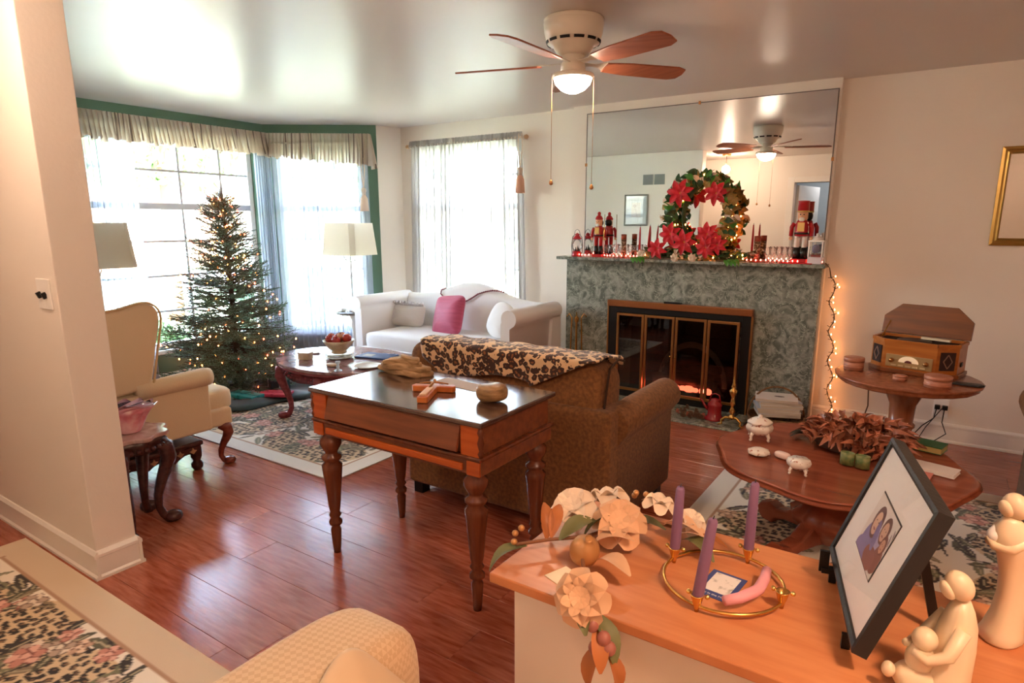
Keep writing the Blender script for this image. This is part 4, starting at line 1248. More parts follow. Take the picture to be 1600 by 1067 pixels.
def frame_pic(name, lab, loc, w, h, fw, m, rz=0., d=.025, img=None, matc='e4d8c8'):
    t = thing(name, lab, 'picture', loc, rz)
    def L(x0, x1, z0, z1):
        pass
    prof = [(0, 0), (0, -d*.8), (fw*.35, -d), (fw*.6, -d*.7), (fw*.8, -d*.85), (fw, -d*.3), (fw, 0)]
    vs = []; n = len(prof)
    for cx, cz in ((-1, -1), (1, -1), (1, 1), (-1, 1)):
        for p in prof: vs.append((cx*(w/2-p[0]), p[1], cz*(h/2-p[0])))
    fs = [(i*n+j, ((i+1) % 4)*n+j, ((i+1) % 4)*n+(j+1) % n, i*n+(j+1) % n) for i in range(4) for j in range(n)]
    MB().add(vs, fs).build('frame', m, t)
    MB().box(-w/2+fw, w/2-fw, -.006, -.002, -h/2+fw, h/2-fw).build('mat_board', mat('matboard_'+matc, matc, .8), t)
    if img: img(t, w, h)
    MB().box(-w/2+fw, w/2-fw, -.0095, -.009, -h/2+fw, h/2-fw).build('glazing', m_glass, t)
    return t
def floral_print(t, w, h):
    MB().box(-w*.2, w*.2, -.0075, -.006, -h*.22, h*.24).build('print', mat('print_paper', 'e9e0d0', .8), t)
    g = MB().tube([(-.02, -.008, -.10), (0, -.008, -.02), (.02, -.008, .05)], .0015, n=4)
    for k in range(6): g.sell((.02+.014*math.cos(k), -.008, .06+.014*math.sin(k)), (.009, .001, .006), 1, 1, nu=8, nv=4)
    g.build('drawing', mat('print_ink', 'a08872', .8), t)
frame_pic('picture_frame', 'gold framed picture high on the wall at the right edge', (.51, 5.058, 1.64), .52, .60, .045, m_gold, img=floral_print)
frame_pic('picture_frame', 'silver framed print on the back of the partition wall, seen in the mirror', (-3.75, 1.202, 1.66), .36, .44, .02, mat('silver_leaf', 'a7aaa4', .35, metal=.7), rz=PI, img=floral_print, matc='dfe6e2')
vt = thing('wall_vent', 'double metal air vent on the back of the partition wall, seen in the mirror', 'vent', (-3.5, 1.202, 2.08), PI)
for s in (-1, 1):
    MB().box(s*.085-.075, s*.085+.075, -.008, 0, -.07, .07).build('frame', mat('vent_metal', '9a9d9a', .5), vt)
    for k in range(8): MB().box(s*.085-.065, s*.085+.065, -.014, -.008, -.06+.016*k, -.052+.016*k).build('slat', mat('vent_slat', '7d807e', .5), vt)

# ------------------------------------------------------------ mantel things
MZ = 1.1955
m_red = mat('lacquer_red', 'b0141e', .3, coat=.3); m_nblack = mat('lacquer_black', '16130f', .3); m_skin = mat('painted_face', 'e4ad86', .4); m_hair = mat('white_fur', 'e9e3da', .9)
def nutcracker(x, y, s, lab, tall_hat):
    t = thing('nutcracker', lab, 'nutcracker', (x, y, MZ)); t.scale = (s, s, s)
    g = MB().box(-.045, .045, -.035, .035, 0, .025); g.build('base', m_red, t, bevel=.003)
    for q in (-1, 1):
        MB().lathe([(.019, .025), (.020, .06), (.017, .095)], (q*.022, 0, 0), 14).build('boot', m_nblack, t)
        MB().lathe([(.016, .095), (.017, .15), (.018, .165)], (q*.022, 0, 0), 14).build('trouser_leg', m_hair if tall_hat else m_red, t)
        MB().tube([(q*.045, 0, .245), (q*.060, 0, .22), (q*.060, -.006, .165)], [.014, .013, .012], n=10).build('arm', m_red, t)
        MB().sell((q*.060, -.008, .152), (.012, .011, .012), 1, 1, nu=10, nv=8).build('hand', m_skin, t)
    MB().lathe([(.034, .165), (.042, .17), (.040, .18), (.038, .24), (.030, .262), (0, .268)], n=22).build('coat', m_red, t)
    MB().lathe([(.043, .176), (.043, .188)], n=22).build('belt', m_nblack, t)
    MB().box(-.020, .020, -.041, -.034, .195, .25).build('chest_panel', mat('nut_gold', 'd8b068', .4, metal=.4), t)
    hd = MB().lathe([(.024, .262), (.030, .275), (.031, .305), (.028, .315)], n=20).build('head', m_skin, t)
    g = MB().sell((-.010, -.029, .298), (.004, .003, .004), 1, 1, nu=8, nv=6).sell((.010, -.029, .298), (.004, .003, .004), 1, 1, nu=8, nv=6); g.build('eyes', m_nblack, hd)
    MB().box(-.008, .008, -.034, -.028, .272, .280).build('mouth', m_hair, hd)
    MB().sell((0, -.033, .289), (.004, .006, .004), 1, 1, nu=8, nv=6).build('nose', m_skin, hd)
    MB().sell((0, -.026, .268), (.016, .010, .014), .8, .8).build('beard', m_hair, t)
    MB().sell((0, .014, .290), (.033, .026, .032), .9, .9).build('hair', m_nblack if not tall_hat else mat('dark_hair', '2a221c', .9), t)
    if tall_hat:
        MB().lathe([(.031, .312), (.034, .316), (.033, .375), (.036, .382), (0, .384)], n=24).build('hat', m_red, t)
        MB().lathe([(.034, .312), (.036, .322)], n=24).build('hat_band', mat('nut_gold', 'd8b068', .4, metal=.4), t)
    else:
        MB().lathe([(.032, .314), (.034, .325), (.022, .345), (.012, .352), (.016, .365), (.010, .378), (0, .382)], n=20).build('hat', m_red, t)
        MB().tube([(.062, -.03, .03), (.062, -.02, .36)], .003, n=6).build('staff', m_brass, t)
    return t
nutcracker(-2.42, 4.87, .98, 'slender red nutcracker with a pointed cap and staff at the left end of the mantel', False)
nutcracker(-.835, 4.87, 1.12, 'large red nutcracker with a tall red hat at the right end of the mantel', True)
def lantern(x, y):
    t = thing('lantern', 'small red metal lantern with a winter scene at the far left of the mantel', 'lantern', (x, y, MZ))
    MB().lathe([(0, 0), (.045, 0), (.046, .012), (.040, .03), (.036, .045), (0, .045)], n=24).build('base', m_red, t)
    MB().lathe([(.034, .046), (.044, .075), (.044, .10), (.032, .145)], n=24).build('glass', m_glass, t)
    MB().lathe([(.036, .145), (.040, .152), (.026, .168), (.018, .178), (.024, .186), (0, .20)], n=24).build('cap', m_red, t)
    g = MB()
    for s in (-1, 1): g.tube([(s*.047, 0, .02), (s*.053, 0, .09), (s*.044, 0, .165), (s*.03, 0, .175)], .003, n=6)
    g.tube([(-.03, 0, .175), (-.02, 0, .215), (0, 0, .23), (.02, 0, .215), (.03, 0, .175)], .002, n=6); g.build('wire_guard', m_nblack, t)
    for k, (xx, hh) in enumerate(((-.012, .035), (.008, .05), (.02, .028))): MB().lathe([(.010, .046), (.001, .046+hh)], (xx, 0, 0), 8).build('tiny_tree', mat('tiny_green', '2c3c30', .8), t)
lantern(-2.625, 4.87)
sg = thing('snow_lantern', 'white snow globe lantern at the right end of the mantel beside the tall nutcracker', 'lantern', (-.725, 4.86, MZ), -.1)
MB().box(-.048, .048, -.036, .036, 0, .05).build('base', mat('pale_lilac', 'd8ccd2', .4), sg, bevel=.004)
g = MB()
for sx in (-1, 1):
    for sy in (-1, 1): g.box(sx*.044-.004, sx*.044+.004, sy*.032-.004, sy*.032+.004, .05, .155)
g.box(-.05, .05, -.038, .038, .155, .165); g.build('frame', m_white, sg)
MB().box(-.040, .040, -.030, .030, .05, .155).build('glass', m_glass, sg)
MB().lathe([(.045, .165), (.03, .185), (.012, .195), (.012, .21), (0, .215)], n=4).build('roof', m_white, sg)
MB().box(-.03, .03, -.015, .015, .05, .065).build('ground', mat('deep_red', '8c2a2a', .6), sg)
MB().sell((-.005, 0, .105), (.024, .012, .030), .8, .8).build('ornament_scene', mat('mauve_scene', '6a6488', .6), sg)
# glasses
m_cg = mat('clear_glass', 'f2f4f6', .03, trans=1.)
m_cg = glass_mat('thin_clear_glass', 'ffffff', .12, .04)
def tumbler(x, y, h, lab, r=.021):
    t = thing('glass', lab, 'glass', (x, y, MZ), 0, 'clear glasses on the mantel')
    b = MB().lathe([(0, .002), (r*.7, 0), (r*.8, .006), (r*.25, .014), (r*.22, h*.35), (r*.8, h*.45), (r, h*.7), (r*.92, h)], n=16)
    b.build('bowl', m_cg, t)
xs = [-2.345, -2.30, -2.255, -2.215, -2.125, -2.085]
for i, x in enumerate(xs): tumbler(x, 4.87 + .012*(i % 2), .105, ['clear stemmed glass right beside the left nutcracker', 'second clear stemmed glass right of the left nutcracker', 'third clear stemmed glass right of the left nutcracker', 'clear stemmed glass just left of the dark glittery pillar', 'clear stemmed glass just right of the left glittery pillar', 'clear stemmed glass left of the first red taper'][i])
xs = [-1.06, -1.015, -.975, -.935, -.90]
for i, x in enumerate(xs): tumbler(x, 4.885 - .012*(i % 2), .11, ['clear stemmed glass right of the right glittery pillar', 'second clear stemmed glass right of the right glittery pillar', 'middle clear stemmed glass between pillar and tall nutcracker', 'second clear stemmed glass left of the tall nutcracker', 'clear stemmed glass next to the tall nutcracker'][i])
m_glit = mat('glitter_bronze', '6a4a34', .35, metal=.4, col2='c9a98a', scale=60, lo=.5, hi=.6)
m_glit2 = mat('glitter_copper', '9a4a36', .4, metal=.3)
def pillar(x, y, lab, m=m_glit):
    t = thing('pillar_candle_holder', lab, 'candle holder', (x, y, MZ))
    MB().lathe([(.022, 0), (.022, .15)], n=20).build('body', m, t)
    MB().lathe([(.0225, .15), (.0225, .19), (0, .192)], n=20).build('cap', m_glit2, t)
    MB().lathe([(.024, 0), (.024, .012)], n=20).build('foot', m_glit2, t)
pillar(-2.185, 4.86, 'tall slim glittery bronze candle cylinder on the left part of the mantel')
pillar(-1.13, 4.87, 'tall slim glittery candle cylinder on the right part of the mantel, by the red taper')
def taper(x, y, h, lab, m=m_red, tilt=0.):
    t = thing('taper_candle', lab, 'candle', (x, y, MZ), (0, tilt, 0), 'red tapers on the mantel')
    MB().lathe([(.017, 0), (.017, .012), (.009, .02)], n=14).build('holder', m_brass, t)
    MB().lathe([(.009, .015), (.0075, h*.8), (.004, h)], n=12).build('wax', m, t)
    MB().tube([(0, 0, h), (.001, 0, h+.012)], .0012, n=4).build('wick', m_nblack, t)
taper(-2.045, 4.86, .25, 'upright red taper candle on the left part of the mantel')
taper(-1.985, 4.88, .26, 'leaning red taper candle just left of the wreath', tilt=.06)
taper(-1.165, 4.87, .27, 'red taper candle on the right part of the mantel, right of the wreath')
# ------------------------------------------------------------ mantel wreath
wr = thing('christmas_wreath', 'christmas wreath with red poinsettias, green leaves and warm lights on the mantel', 'wreath', (-1.565, 4.865, 1.535))
def leafmesh(L, w, m, curl=.15, name='leaf', n=5, fold=.25, tip=.94):
    b = MB(); vs = []
    for i in range(n+1):
        t = i/n; ww = w*math.sin(PI*min(1, t*tip+.03))**.8
        z = curl*L*math.sin(t*PI*.9) - curl*.6*L*t*t
        vs += [(t*L, c_*ww, z + fold*ww*c_*c_) for c_ in (-1, -.5, 0, .5, 1)]
    fs = []
    for i in range(n):
        fs += [(i*5+k, i*5+k+1, i*5+k+6, i*5+k+5) for k in range(4)]
    b.add(vs, fs, True)
    return b.mesh(name, m)
m_petal = mat('velvet_red', 'd0182c', .65, vary=.15, sheen=.4); m_gl = mat('holly_green', '2f5a34', .5, vary=.3); m_gl2 = mat('lime_green', '4f9a3c', .5, vary=.2)
m_goldleaf = mat('gold_foliage', '9a7a3a', .5, vary=.3); m_ivory = mat('ivory_petal', 'e0cdb8', .7, vary=.1); m_pine = mat('wreath_pine', '3c4a2a', .8, vary=.3)
petal_me = leafmesh(.088, .022, m_petal, .22, 'petal', fold=.5); lm = {k: leafmesh(.075, .022, v, .3) for k, v in dict(g=m_gl, l=m_gl2, o=m_goldleaf, i=m_ivory, p=m_pine).items()}
MB().tube([(.20*math.cos(2*PI*i/40), 0, .245*math.sin(2*PI*i/40)) for i in range(40)], .018, n=8, closed=True).build('frame_ring', m_pine, wr)
rr = random.Random(9)
for i in range(290):
    a = 2*PI*i/290*7.0 % (2*PI); q = rr.uniform(-1, 1)
    rx_, rz_ = .205 + .045*q, .25 + .05*q
    right = math.cos(a) > .3
    k = rr.choice('ggggplo' if not right else 'goooopl') if rr.random() > .12 else 'i'
    loc = (rx_*math.cos(a), -.02 - .03*rr.random(), rz_*math.sin(a))
    link(lm[k], 'leaf', wr, loc=loc, rot=(PI/2 + rr.uniform(-.9, .9), -(a + rr.uniform(-1.2, 1.2)), rr.uniform(-.7, .7)))
m_stamen = mat('stamen_gold', 'd8a83a', .5)
stm = MB()
for k in range(9): stm.sell((.010*math.cos(k*.7)*(.4+.6*(k % 2)), .010*math.sin(k*.7)*(.4+.6*(k % 2)), .012), (.004, .004, .006), 1, 1, nu=6, nv=4)
stm = stm.mesh('stamens', m_stamen)
def poinsettia(par, x, y, z, s, rot, tilt=0., pm=None, name='poinsettia'):
    f = bpy.data.objects.new(name, None); COL.objects.link(f); f.parent = par; f.empty_display_size = .02
    f.location = (x, y, z); f.rotation_euler = (PI/2 + tilt, 0, rot); f.scale = (s, s, s)
    for ring_, n, sc_, el in ((0, 7, 1.0, .12), (1, 6, .72, .45)):
        for k in range(n):
            o = link(pm or petal_me, 'petal', f, loc=(0, 0, .004 + ring_*.006), rot=(0, -el, 2*PI*k/n + ring_*.5)); o.scale = (sc_, sc_, sc_)
    link(stm, 'stamens', f)
    return f
for (x, z, s, r, y) in ((-.14, .165, 1.22, .3, -.06), (.135, .155, 1.08, .1, -.06), (-.20, -.14, 1.05, .5, -.065), (-.08, -.20, 1.15, 0, -.08), (.09, -.14, 1.05, .8, -.07), (.09, -.235, .98, .2, -.09), (-.30, -.255, .95, .6, -.07), (.17, -.215, .9, .4, -.08)):
    poinsettia(wr, x, y, z, s, 0, rr.uniform(-.2, .2)).rotation_euler.rotate_axis('Z', r)
lbm = MB().sell((0, 0, 0), (.0048, .0048, .007), 1, 1, nu=6, nv=5).mesh('light_bulb', m_bulb)
for i in range(46):
    a = rr.uniform(-2.2, 1.6) if rr.random() < .7 else rr.uniform(0, 2*PI)
    q = rr.uniform(-1, 1.3)
    link(lbm, 'light_bulb', wr, loc=((.21+.04*q)*math.cos(a), rr.uniform(-.07, .02), (.255+.04*q)*math.sin(a)))
gd = thing('mantel_garland', 'leafy garland with ivory flowers and lights lying along the mantel below the wreath', 'garland', (-1.60, 4.865, MZ))
MB().tube([(-.45, 0, .012), (-.2, -.01, .02), (.1, -.01, .02), (.40, 0, .012)], .010, n=6).build('stem', m_pine, gd)
for i in range(180):
    x = rr.gauss(0, .22); x = max(-.48, min(.42, x))
    if rr.random() < .1: k = 'i'
    else: k = rr.choice('ggpplo')
    link(lm[k], 'leaf', gd, loc=(x, rr.uniform(-.05, .03), rr.uniform(.006, .07)*(1-abs(x))), rot=(rr.uniform(-.6, .6), -rr.uniform(0, .9), rr.uniform(-PI, 0) if rr.random() < .6 else rr.uniform(0, PI)))
ivm = leafmesh(.05, .02, m_ivory, .3, 'petal')
for x, z in ((-.40, .02), (-.12, .0), (.02, .005)):
    f = poinsettia(gd, x, -.075, z+.02, .75, 0, .3, ivm, 'ivory_flower')
for x in (-.46, .28):
    for k in range(4): link(lm['l'], 'leaf', gd, loc=(x+.012*k, -.085, .012), rot=(.2, .5, -1.2 + .3*k))
for i in range(16): link(lbm, 'light_bulb', gd, loc=(rr.uniform(-.5, .45), rr.uniform(-.07, .03), rr.uniform(.015, .05)))
# string lights along mantel and down the wall
m_bulb_s = mat('string_bulb', 'ffd8a8', .4, emit='ff9c54', es=13); m_bulb_p = mat('pink_bulb', 'ff8a78', .4, emit='ff5a48', es=5)
sbm = MB().sell((0, 0, 0), (.0033, .0033, .006), 1, 1, nu=6, nv=5).mesh('light_bulb', m_bulb_s); sbp = MB().sell((0, 0, 0), (.0042, .0042, .007), 1, 1, nu=6, nv=5).mesh('light_bulb', m_bulb_p)
sl = thing('string_lights', 'warm mini lights on a dark wire hanging down the wall right of the fireplace', 'string lights', (0, 0, 0))
g = MB(); pts = [(-.66, 4.84, 1.205), (-.635, 4.90, 1.17), (-.625, 4.95, 1.10)]
for i in range(34):
    z = 1.08 - i*.031; pts.append((-.622 + .018*math.sin(i*.9) + .0020*i, 5.015 + .012*math.cos(i*.8), z))
pts += [(-.53, 4.99, .012), (-.42, 4.98, .010), (-.30, 4.98, .012), (-.15, 4.95, .010)]
g.tube(pts, .0026, n=5).tube([(p[0]+.006*math.cos(i*1.9), p[1]+.006*math.sin(i*1.9), p[2]) for i, p in enumerate(pts)], .0022, n=5).build('wire', mat('string_wire', '2a2418', .6), sl)
wt = MB()
for i, p in enumerate(pts[2:]):
    for q in (0, 1):
        a = i*2.1 + q*PI*.9
        d = Vector((math.cos(a)*.7, -abs(math.sin(a))*.8, rr.uniform(-.4, .6))).normalized()
        e = Vector(p) + d*.022
        wt.tube([p, e], .0022, n=4)
        if (i+q) % 3 == 0: link(sbm, 'light_bulb', sl, loc=tuple(e + d*.006), rot=(0, 0, 0))
wt.build('bulb_sockets', mat('string_wire', '2a2418', .6), sl)
b2 = thing('string_lights', 'string of reddish mini lights lying among the glasses on the mantel', 'string lights', (0, 0, 0))
pts = [(x_, 4.845 + .022*math.sin(x_*23), MZ + .007 + .004*abs(math.sin(x_*31))) for x_ in np.linspace(-2.60, -2.06, 34)]
pts2 = [(x_, 4.845 + .022*math.sin(x_*23), MZ + .007 + .004*abs(math.sin(x_*31))) for x_ in np.linspace(-1.20, -.68, 34)]
MB().tube(pts, .002, n=4).tube(pts2, .002, n=4).build('wire', mat('string_wire_red', '7a2a20', .6), b2)
for i, p in enumerate(pts + pts2):
    if i % 2: link(sbp, 'light_bulb', b2, loc=(p[0], p[1]-.006, p[2]+.008))
tag(MB().box(-.96, -.74, 4.82, 4.93, MZ, MZ+.006).build('red_cloth', mat('red_felt', 'b3202c', .9), None, bevel=.002), 'folded red felt under the tall nutcracker on the mantel', 'cloth')
bpy.data.objects['red_cloth'].location.z = 0
for o in bpy.data.objects:
    if o.get('category') == 'nutcracker' and o.location.x > -1: o.location.z += .0065

# ------------------------------------------------------------ hearth things
tl = thing('fireplace_tools', 'brass fireplace tool set standing at the left end of the hearth', 'fire tools', (-2.60, 4.84, .002))
MB().lathe([(0, 0), (.08, 0), (.08, .012), (.03, .03), (.010, .04), (.010, .62), (.018, .63), (.02, .66), (.006, .68), (0, .70)], n=20).build('stand', m_brass, tl)
for k in range(4):
    a = k*PI/2 + .5; cx, cy = .045*math.cos(a), .045*math.sin(a)
    g = MB().tube([(cx*1.2, cy*1.2, .10), (cx, cy, .55), (cx*.9, cy*.9, .66), (cx*1.4, cy*1.4, .70), (cx*1.9, cy*1.9, .67)], .006, n=8)
    if k == 0: g.box(cx*1.2-.035, cx*1.2+.035, cy*1.2-.006, cy*1.2+.006, .02, .11)
    if k == 1: g.lathe([(.02, .02), (.03, .04), (.03, .10), (.012, .12)], (cx*1.2, cy*1.2, 0), 12)
    g.build('tool', m_brass, tl)
kt = thing('red_kettle', 'red lantern-like metal kettle with a handle on the hearth', 'kettle', (-1.30, 4.66, .0145))
MB().lathe([(0, 0), (.075, 0), (.07, .012), (.052, .03), (.05, .10), (.055, .115), (.04, .135), (.03, .145), (.034, .16), (0, .165)], n=24, rmod=lambda a, k: 1+.02*math.cos(12*a)).build('body', mat('enamel_red', '9c1c20', .25, coat=.5), kt)
MB().tube([(-.04, 0, .06), (-.08, 0, .10), (-.10, 0, .135), (-.115, 0, .14)], [.014, .011, .009, .010], n=8).build('spout', mat('enamel_red', '9c1c20', .25, coat=.5), kt)
MB().tube([(-.045, 0, .12), (-.03, 0, .19), (0, 0, .20), (.03, 0, .19), (.045, 0, .12)], .005, n=6).build('handle', mat('enamel_red', '9c1c20', .25, coat=.5), kt)
cs = thing('brass_andiron', 'tall turned brass andiron with curled feet at the front of the hearth', 'andiron', (-1.145, 4.56, .0145))
MB().lathe([(.016, .055), (.030, .06), (.022, .075), (.012, .085), (.024, .11), (.012, .135), (.010, .15), (.020, .17), (.012, .20), (.010, .215), (.022, .24), (.030, .27), (.012, .285), (.016, .30), (.010, .32), (.005, .36), (0, .38)], n=20).build('column', m_brass, cs)
for s in (-1, 1): MB().tube([(0, 0, .06), (s*.04, -.015, .065), (s*.07, -.02, .04), (s*.065, -.025, .015), (s*.09, -.03, .007)], [.012, .010, .009, .009, .007], n=8).build('foot', m_brass, cs)
MB().box(-.006, .006, 0, .22, .045, .057).build('log_bar', m_black, cs)
pc = thing('pine_cone_heap', 'heap of dried pods and pine cones on the hearth beside the red kettle', 'dried pods', (-1.47, 4.63, .0145))
m_pod = mat('pod_brown', '4a3426', .7, vary=.3, col2='7a563a', scale=30); m_podr = mat('dried_rose', 'c06a52', .7, col2='8a4030', scale=30)
for i in range(26):
    a = rr.uniform(0, 6.28); q = rr.uniform(0, .11); lvl = rr.choice([0, 0, 1])
    b = MB()
    for k in range(10):
        aa = k*2.4; zz = k*.0035
        b.sell((.011*(1-k/14)*math.cos(aa), .011*(1-k/14)*math.sin(aa), zz), (.009, .009, .004), 1, 1, nu=6, nv=4)
    b.build('cone', m_podr if i % 5 == 0 else m_pod, pc, loc=(q*math.cos(a)*1.2, q*math.sin(a)*.7, .006 + lvl*.028))
mb_ = thing('magazine_basket', 'low basket with a bent hoop handle beside the hearth', 'basket', (-.87, 4.70, .0), .25)
m_wick = mat('wicker', '8a6238', .7, col2='5f4024', scale=60, bump=.5, bscale=120)
for k in range(7):
    MB().tube([p + (.012 + .015*k,) for p in ell(.17+.003*k, .13+.003*k, 40, e=.6)], .008, n=6, closed=True).build('woven_hoop', m_wick, mb_)
MB().prism(ell(.165, .125, 40, e=.6), .002, .010).build('base', m_wick, mb_)
MB().tube([(.19*math.cos(PI*i/16), 0, .10 + .22*math.sin(PI*i/16)) for i in range(17)], .007, n=8).build('handle', m_wick, mb_)
labs = ['magazine at the bottom of the pile in the basket by the hearth', 'second magazine from the bottom in the basket by the hearth', 'third magazine from the bottom in the basket by the hearth', 'third magazine from the top in the basket by the hearth', 'second magazine from the top in the basket by the hearth', 'white magazine with a dark picture on its cover, topmost in the basket by the hearth']
for k in range(6):
    mg = thing('magazine', labs[k], 'magazine', (-.86 + rr.uniform(-.012, .012), 4.69 + rr.uniform(-.012, .012), .125 + k*.0215), .25 + rr.uniform(-.16, .16), 'magazines in the hearth basket')
    MB().box(-.14, .14, -.105, .105, 0, .020).build('pages', mat('paper_edges', 'cfc7b8', .8), mg)
    MB().box(-.142, .142, -.107, .107, .020, .0212).build('cover', mat('mag_cover', 'eceae6', .35) if k % 2 else mat('mag_cover2', 'c8d0dc', .35), mg)
    if k == 5: MB().prism(ell(.035, .016, 20, (.02, .0)), .0213, .0217).build('cover_picture', mat('mag_dark', '55504e', .5), mg)
# ------------------------------------------------------------ right round coffee table
CX_, CY_, CZ_ = -.28, 3.0, .45
rt = thing('round_coffee_table', 'round walnut coffee table with wavy edge on a carved pedestal, in front of the fireplace', 'coffee table', (CX_, CY_, .008))
sc8 = lambda a: 1 + .022*math.cos(8*a)
H = CZ_ - .008
b = MB(); prof = [(.49, H-.035), (.515, H-.028), (.52, H-.018), (.50, H-.012), (.515, H-.006), (.505, H), (.495, H-.003), (0, H-.003)]
b.lathe(prof, n=128, rmod=lambda a, k: sc8(a) if k < 7 else 1).build('table_top', w_table, rt)
MB().lathe([(.10, H-.035), (.42, H-.035), (.40, H-.07), (.30, H-.08), (.1, H-.09)], n=64).build('apron', w_table, rt)
MB().lathe([(.0, .06), (.10, .06), (.12, .10), (.16, .14), (.17, .18), (.12, .22), (.07, .25), (.06, .29), (.09, .33), (.14, .36)], n=48, rmod=lambda a, k: 1+(.05*math.cos(12*a) if 2 < k < 7 else 0)).build('pedestal', w_table, rt)
for k in range(4):
    a = PI/4 + k*PI/2 + .25
    M = RZ(a)
    out = [(.08, .16), (.16, .15), (.22, .10), (.28, .085), (.33, .10), (.37, .09), (.395, .06), (.385, .025), (.36, 0), (.30, 0), (.28, .03), (.22, .05), (.12, .055), (.06, .05)]
    MB().prism(out, -.038, .038, M=M @ RX(PI/2)).build('scroll_leg', w_table, rt, bevel=.012, seg=3)
m_cg2 = CZ_ + .0005
# magnolia wreath
mw = thing('magnolia_wreath', 'wreath of dried coppery magnolia leaves lying on the round coffee table', 'wreath', (-.22, 3.17, m_cg2))
m_mag = mat('magnolia_dry', 'a0583c', .45, vary=.4, col2='cf9474', scale=8)
mags = [leafmesh(.074, .019, m_mag, c_, 'leaf', n=6, fold=.8) for c_ in (.15, .35, .6)]
MB().tube([(.16*math.cos(2*PI*i/40), .14*math.sin(2*PI*i/40), .038) for i in range(40)], .030, n=8, closed=True).build('ring', mat('twig_ring', '4a3022', .9), mw)
for i in range(294):
    a = 2*PI*((i*.618) % 1); q = rr.uniform(-1, 1)
    r_ = .155 + .05*q; up = rr.uniform(.3, 1.35)
    o = link(rr.choice(mags), 'leaf', mw, loc=(r_*math.cos(a)*1.1, r_*math.sin(a)*.95, .015 + .085*(1-abs(q))*rr.uniform(.5, 1)), rot=(rr.uniform(-.6, .6), -up, a + (0 if q > -.2 else PI) + rr.uniform(-.9, .9)))
    s = rr.uniform(.7, 1.05); o.scale = (s, s, s)
for k in range(5): link(leafmesh(.10, .02, mat('dark_leaf', '3c3424', .6), .2, 'dark_leaf') if k == 0 else bpy.data.meshes['dark_leaf'], 'leaf', mw, loc=(-.20, .02, .012), rot=(0, -.1, PI + .5 - .3*k))
rb = thing('ribbon', 'green and gold ribbon loops lying in front of the magnolia wreath', 'ribbon', (-.205, 2.92, m_cg2), -.15)
b = MB(); 
for s in (-1, 1):
    b.grid(24, 2, lambda u, v: Vector((s*(.030 + .028*math.cos(2*PI*u)), .012*math.sin(2*PI*u)*1.4, .004 + v*.055)), cu=True)
b.build('loops', mat('ribbon_green', '4f6a3c', .5, col2='8a8a50', scale=40), rb, solid=.002)
m_pchina = mat('painted_china', 'efe6dc', .2, col2='b0705c', scale=55, lo=.6, hi=.66, spec=.6)
def footed_box(x, y, rz, lab, s=1., lid=True):
    t = thing('china_box', lab, 'china box', (x, y, m_cg2), rz); t.scale = (s, s, s)
    MB().lathe([(.0, .025), (.035, .025), (.052, .040), (.055, .055), (.048, .072), (.0, .072)], n=40, rmod=lambda a, k: 1+.06*math.cos(6*a)).build('body', m_pchina, t)
    if lid: MB().lathe([(.052, .073), (.05, .082), (.03, .095), (.008, .10), (.010, .108), (0, .112)], n=40, rmod=lambda a, k: 1+.05*math.cos(6*a)).build('lid', m_pchina, t)
    for k in range(4):
        a = PI/4+k*PI/2; MB().tube([(.04*math.cos(a), .04*math.sin(a), .035), (.052*math.cos(a), .052*math.sin(a), .018), (.048*math.cos(a), .048*math.sin(a), .005), (.056*math.cos(a), .056*math.sin(a), .004)], [.010, .007, .005, .006], n=8).build('foot', m_pchina, t)
    return t
footed_box(-.635, 3.07, .3, 'footed white china box with painted flowers at the back left of the round coffee table', 1.1)
footed_box(-.395, 2.72, .1, 'footed white china basket standing open at the front of the round coffee table', .85, False)
o = MB().lathe([(0, 0), (.03, 0), (.048, .008), (.045, .02), (.02, .030), (0, .032)], n=30, rmod=lambda a, k: 1+.05*math.cos(8*a)).build('trinket_dish', m_pchina); o.location = (-.585, 2.85, m_cg2); tag(o, 'white china trinket dish with painted flowers at the left edge of the round coffee table', 'china dish')
o = MB().sell((0, 0, 0), (.036, .02, .014), .6, .7).build('trinket_box', mat('pinkish_china', 'ecd2c8', .25)); o.location = (-.485, 2.86, m_cg2+.014); o.rotation_euler = (0, 0, -.4); tag(o, 'small oblong pinkish china box on the round coffee table, left of the open basket', 'china box')
t = thing('book', 'green book with a gold edge on the round coffee table behind the picture frame', 'book', (.03, 3.36, m_cg2), -.25)
MB().box(-.09, .09, -.05, .05, .003, .028).build('pages', mat('gold_pages', 'c0a86a', .5), t); MB().box(-.092, .092, -.052, .052, .028, .032).box(-.092, .092, -.052, .052, 0, .003).build('cover', mat('green_cover', '1f5a34', .35), t)
t = thing('book', 'flat white booklet at the right of the round coffee table', 'book', (.08, 3.06, m_cg2), -.25)
MB().box(-.085, .085, -.045, .045, .002, .014).build('pages', mat('white_pages', 'e2dcd8', .6), t); MB().box(-.087, .087, -.047, .047, .014, .017).box(-.087, .087, -.047, .047, 0, .002).build('cover', mat('booklet_white', 'e8e2de', .4), t)
t = thing('book', 'pink edged magazine partly under the white booklet on the round coffee table', 'book', (.01, 2.93, m_cg2), -.15)
MB().box(-.06, .06, -.08, .08, 0, .008).build('cover', mat('salmon_cover', 'c8746a', .4), t)

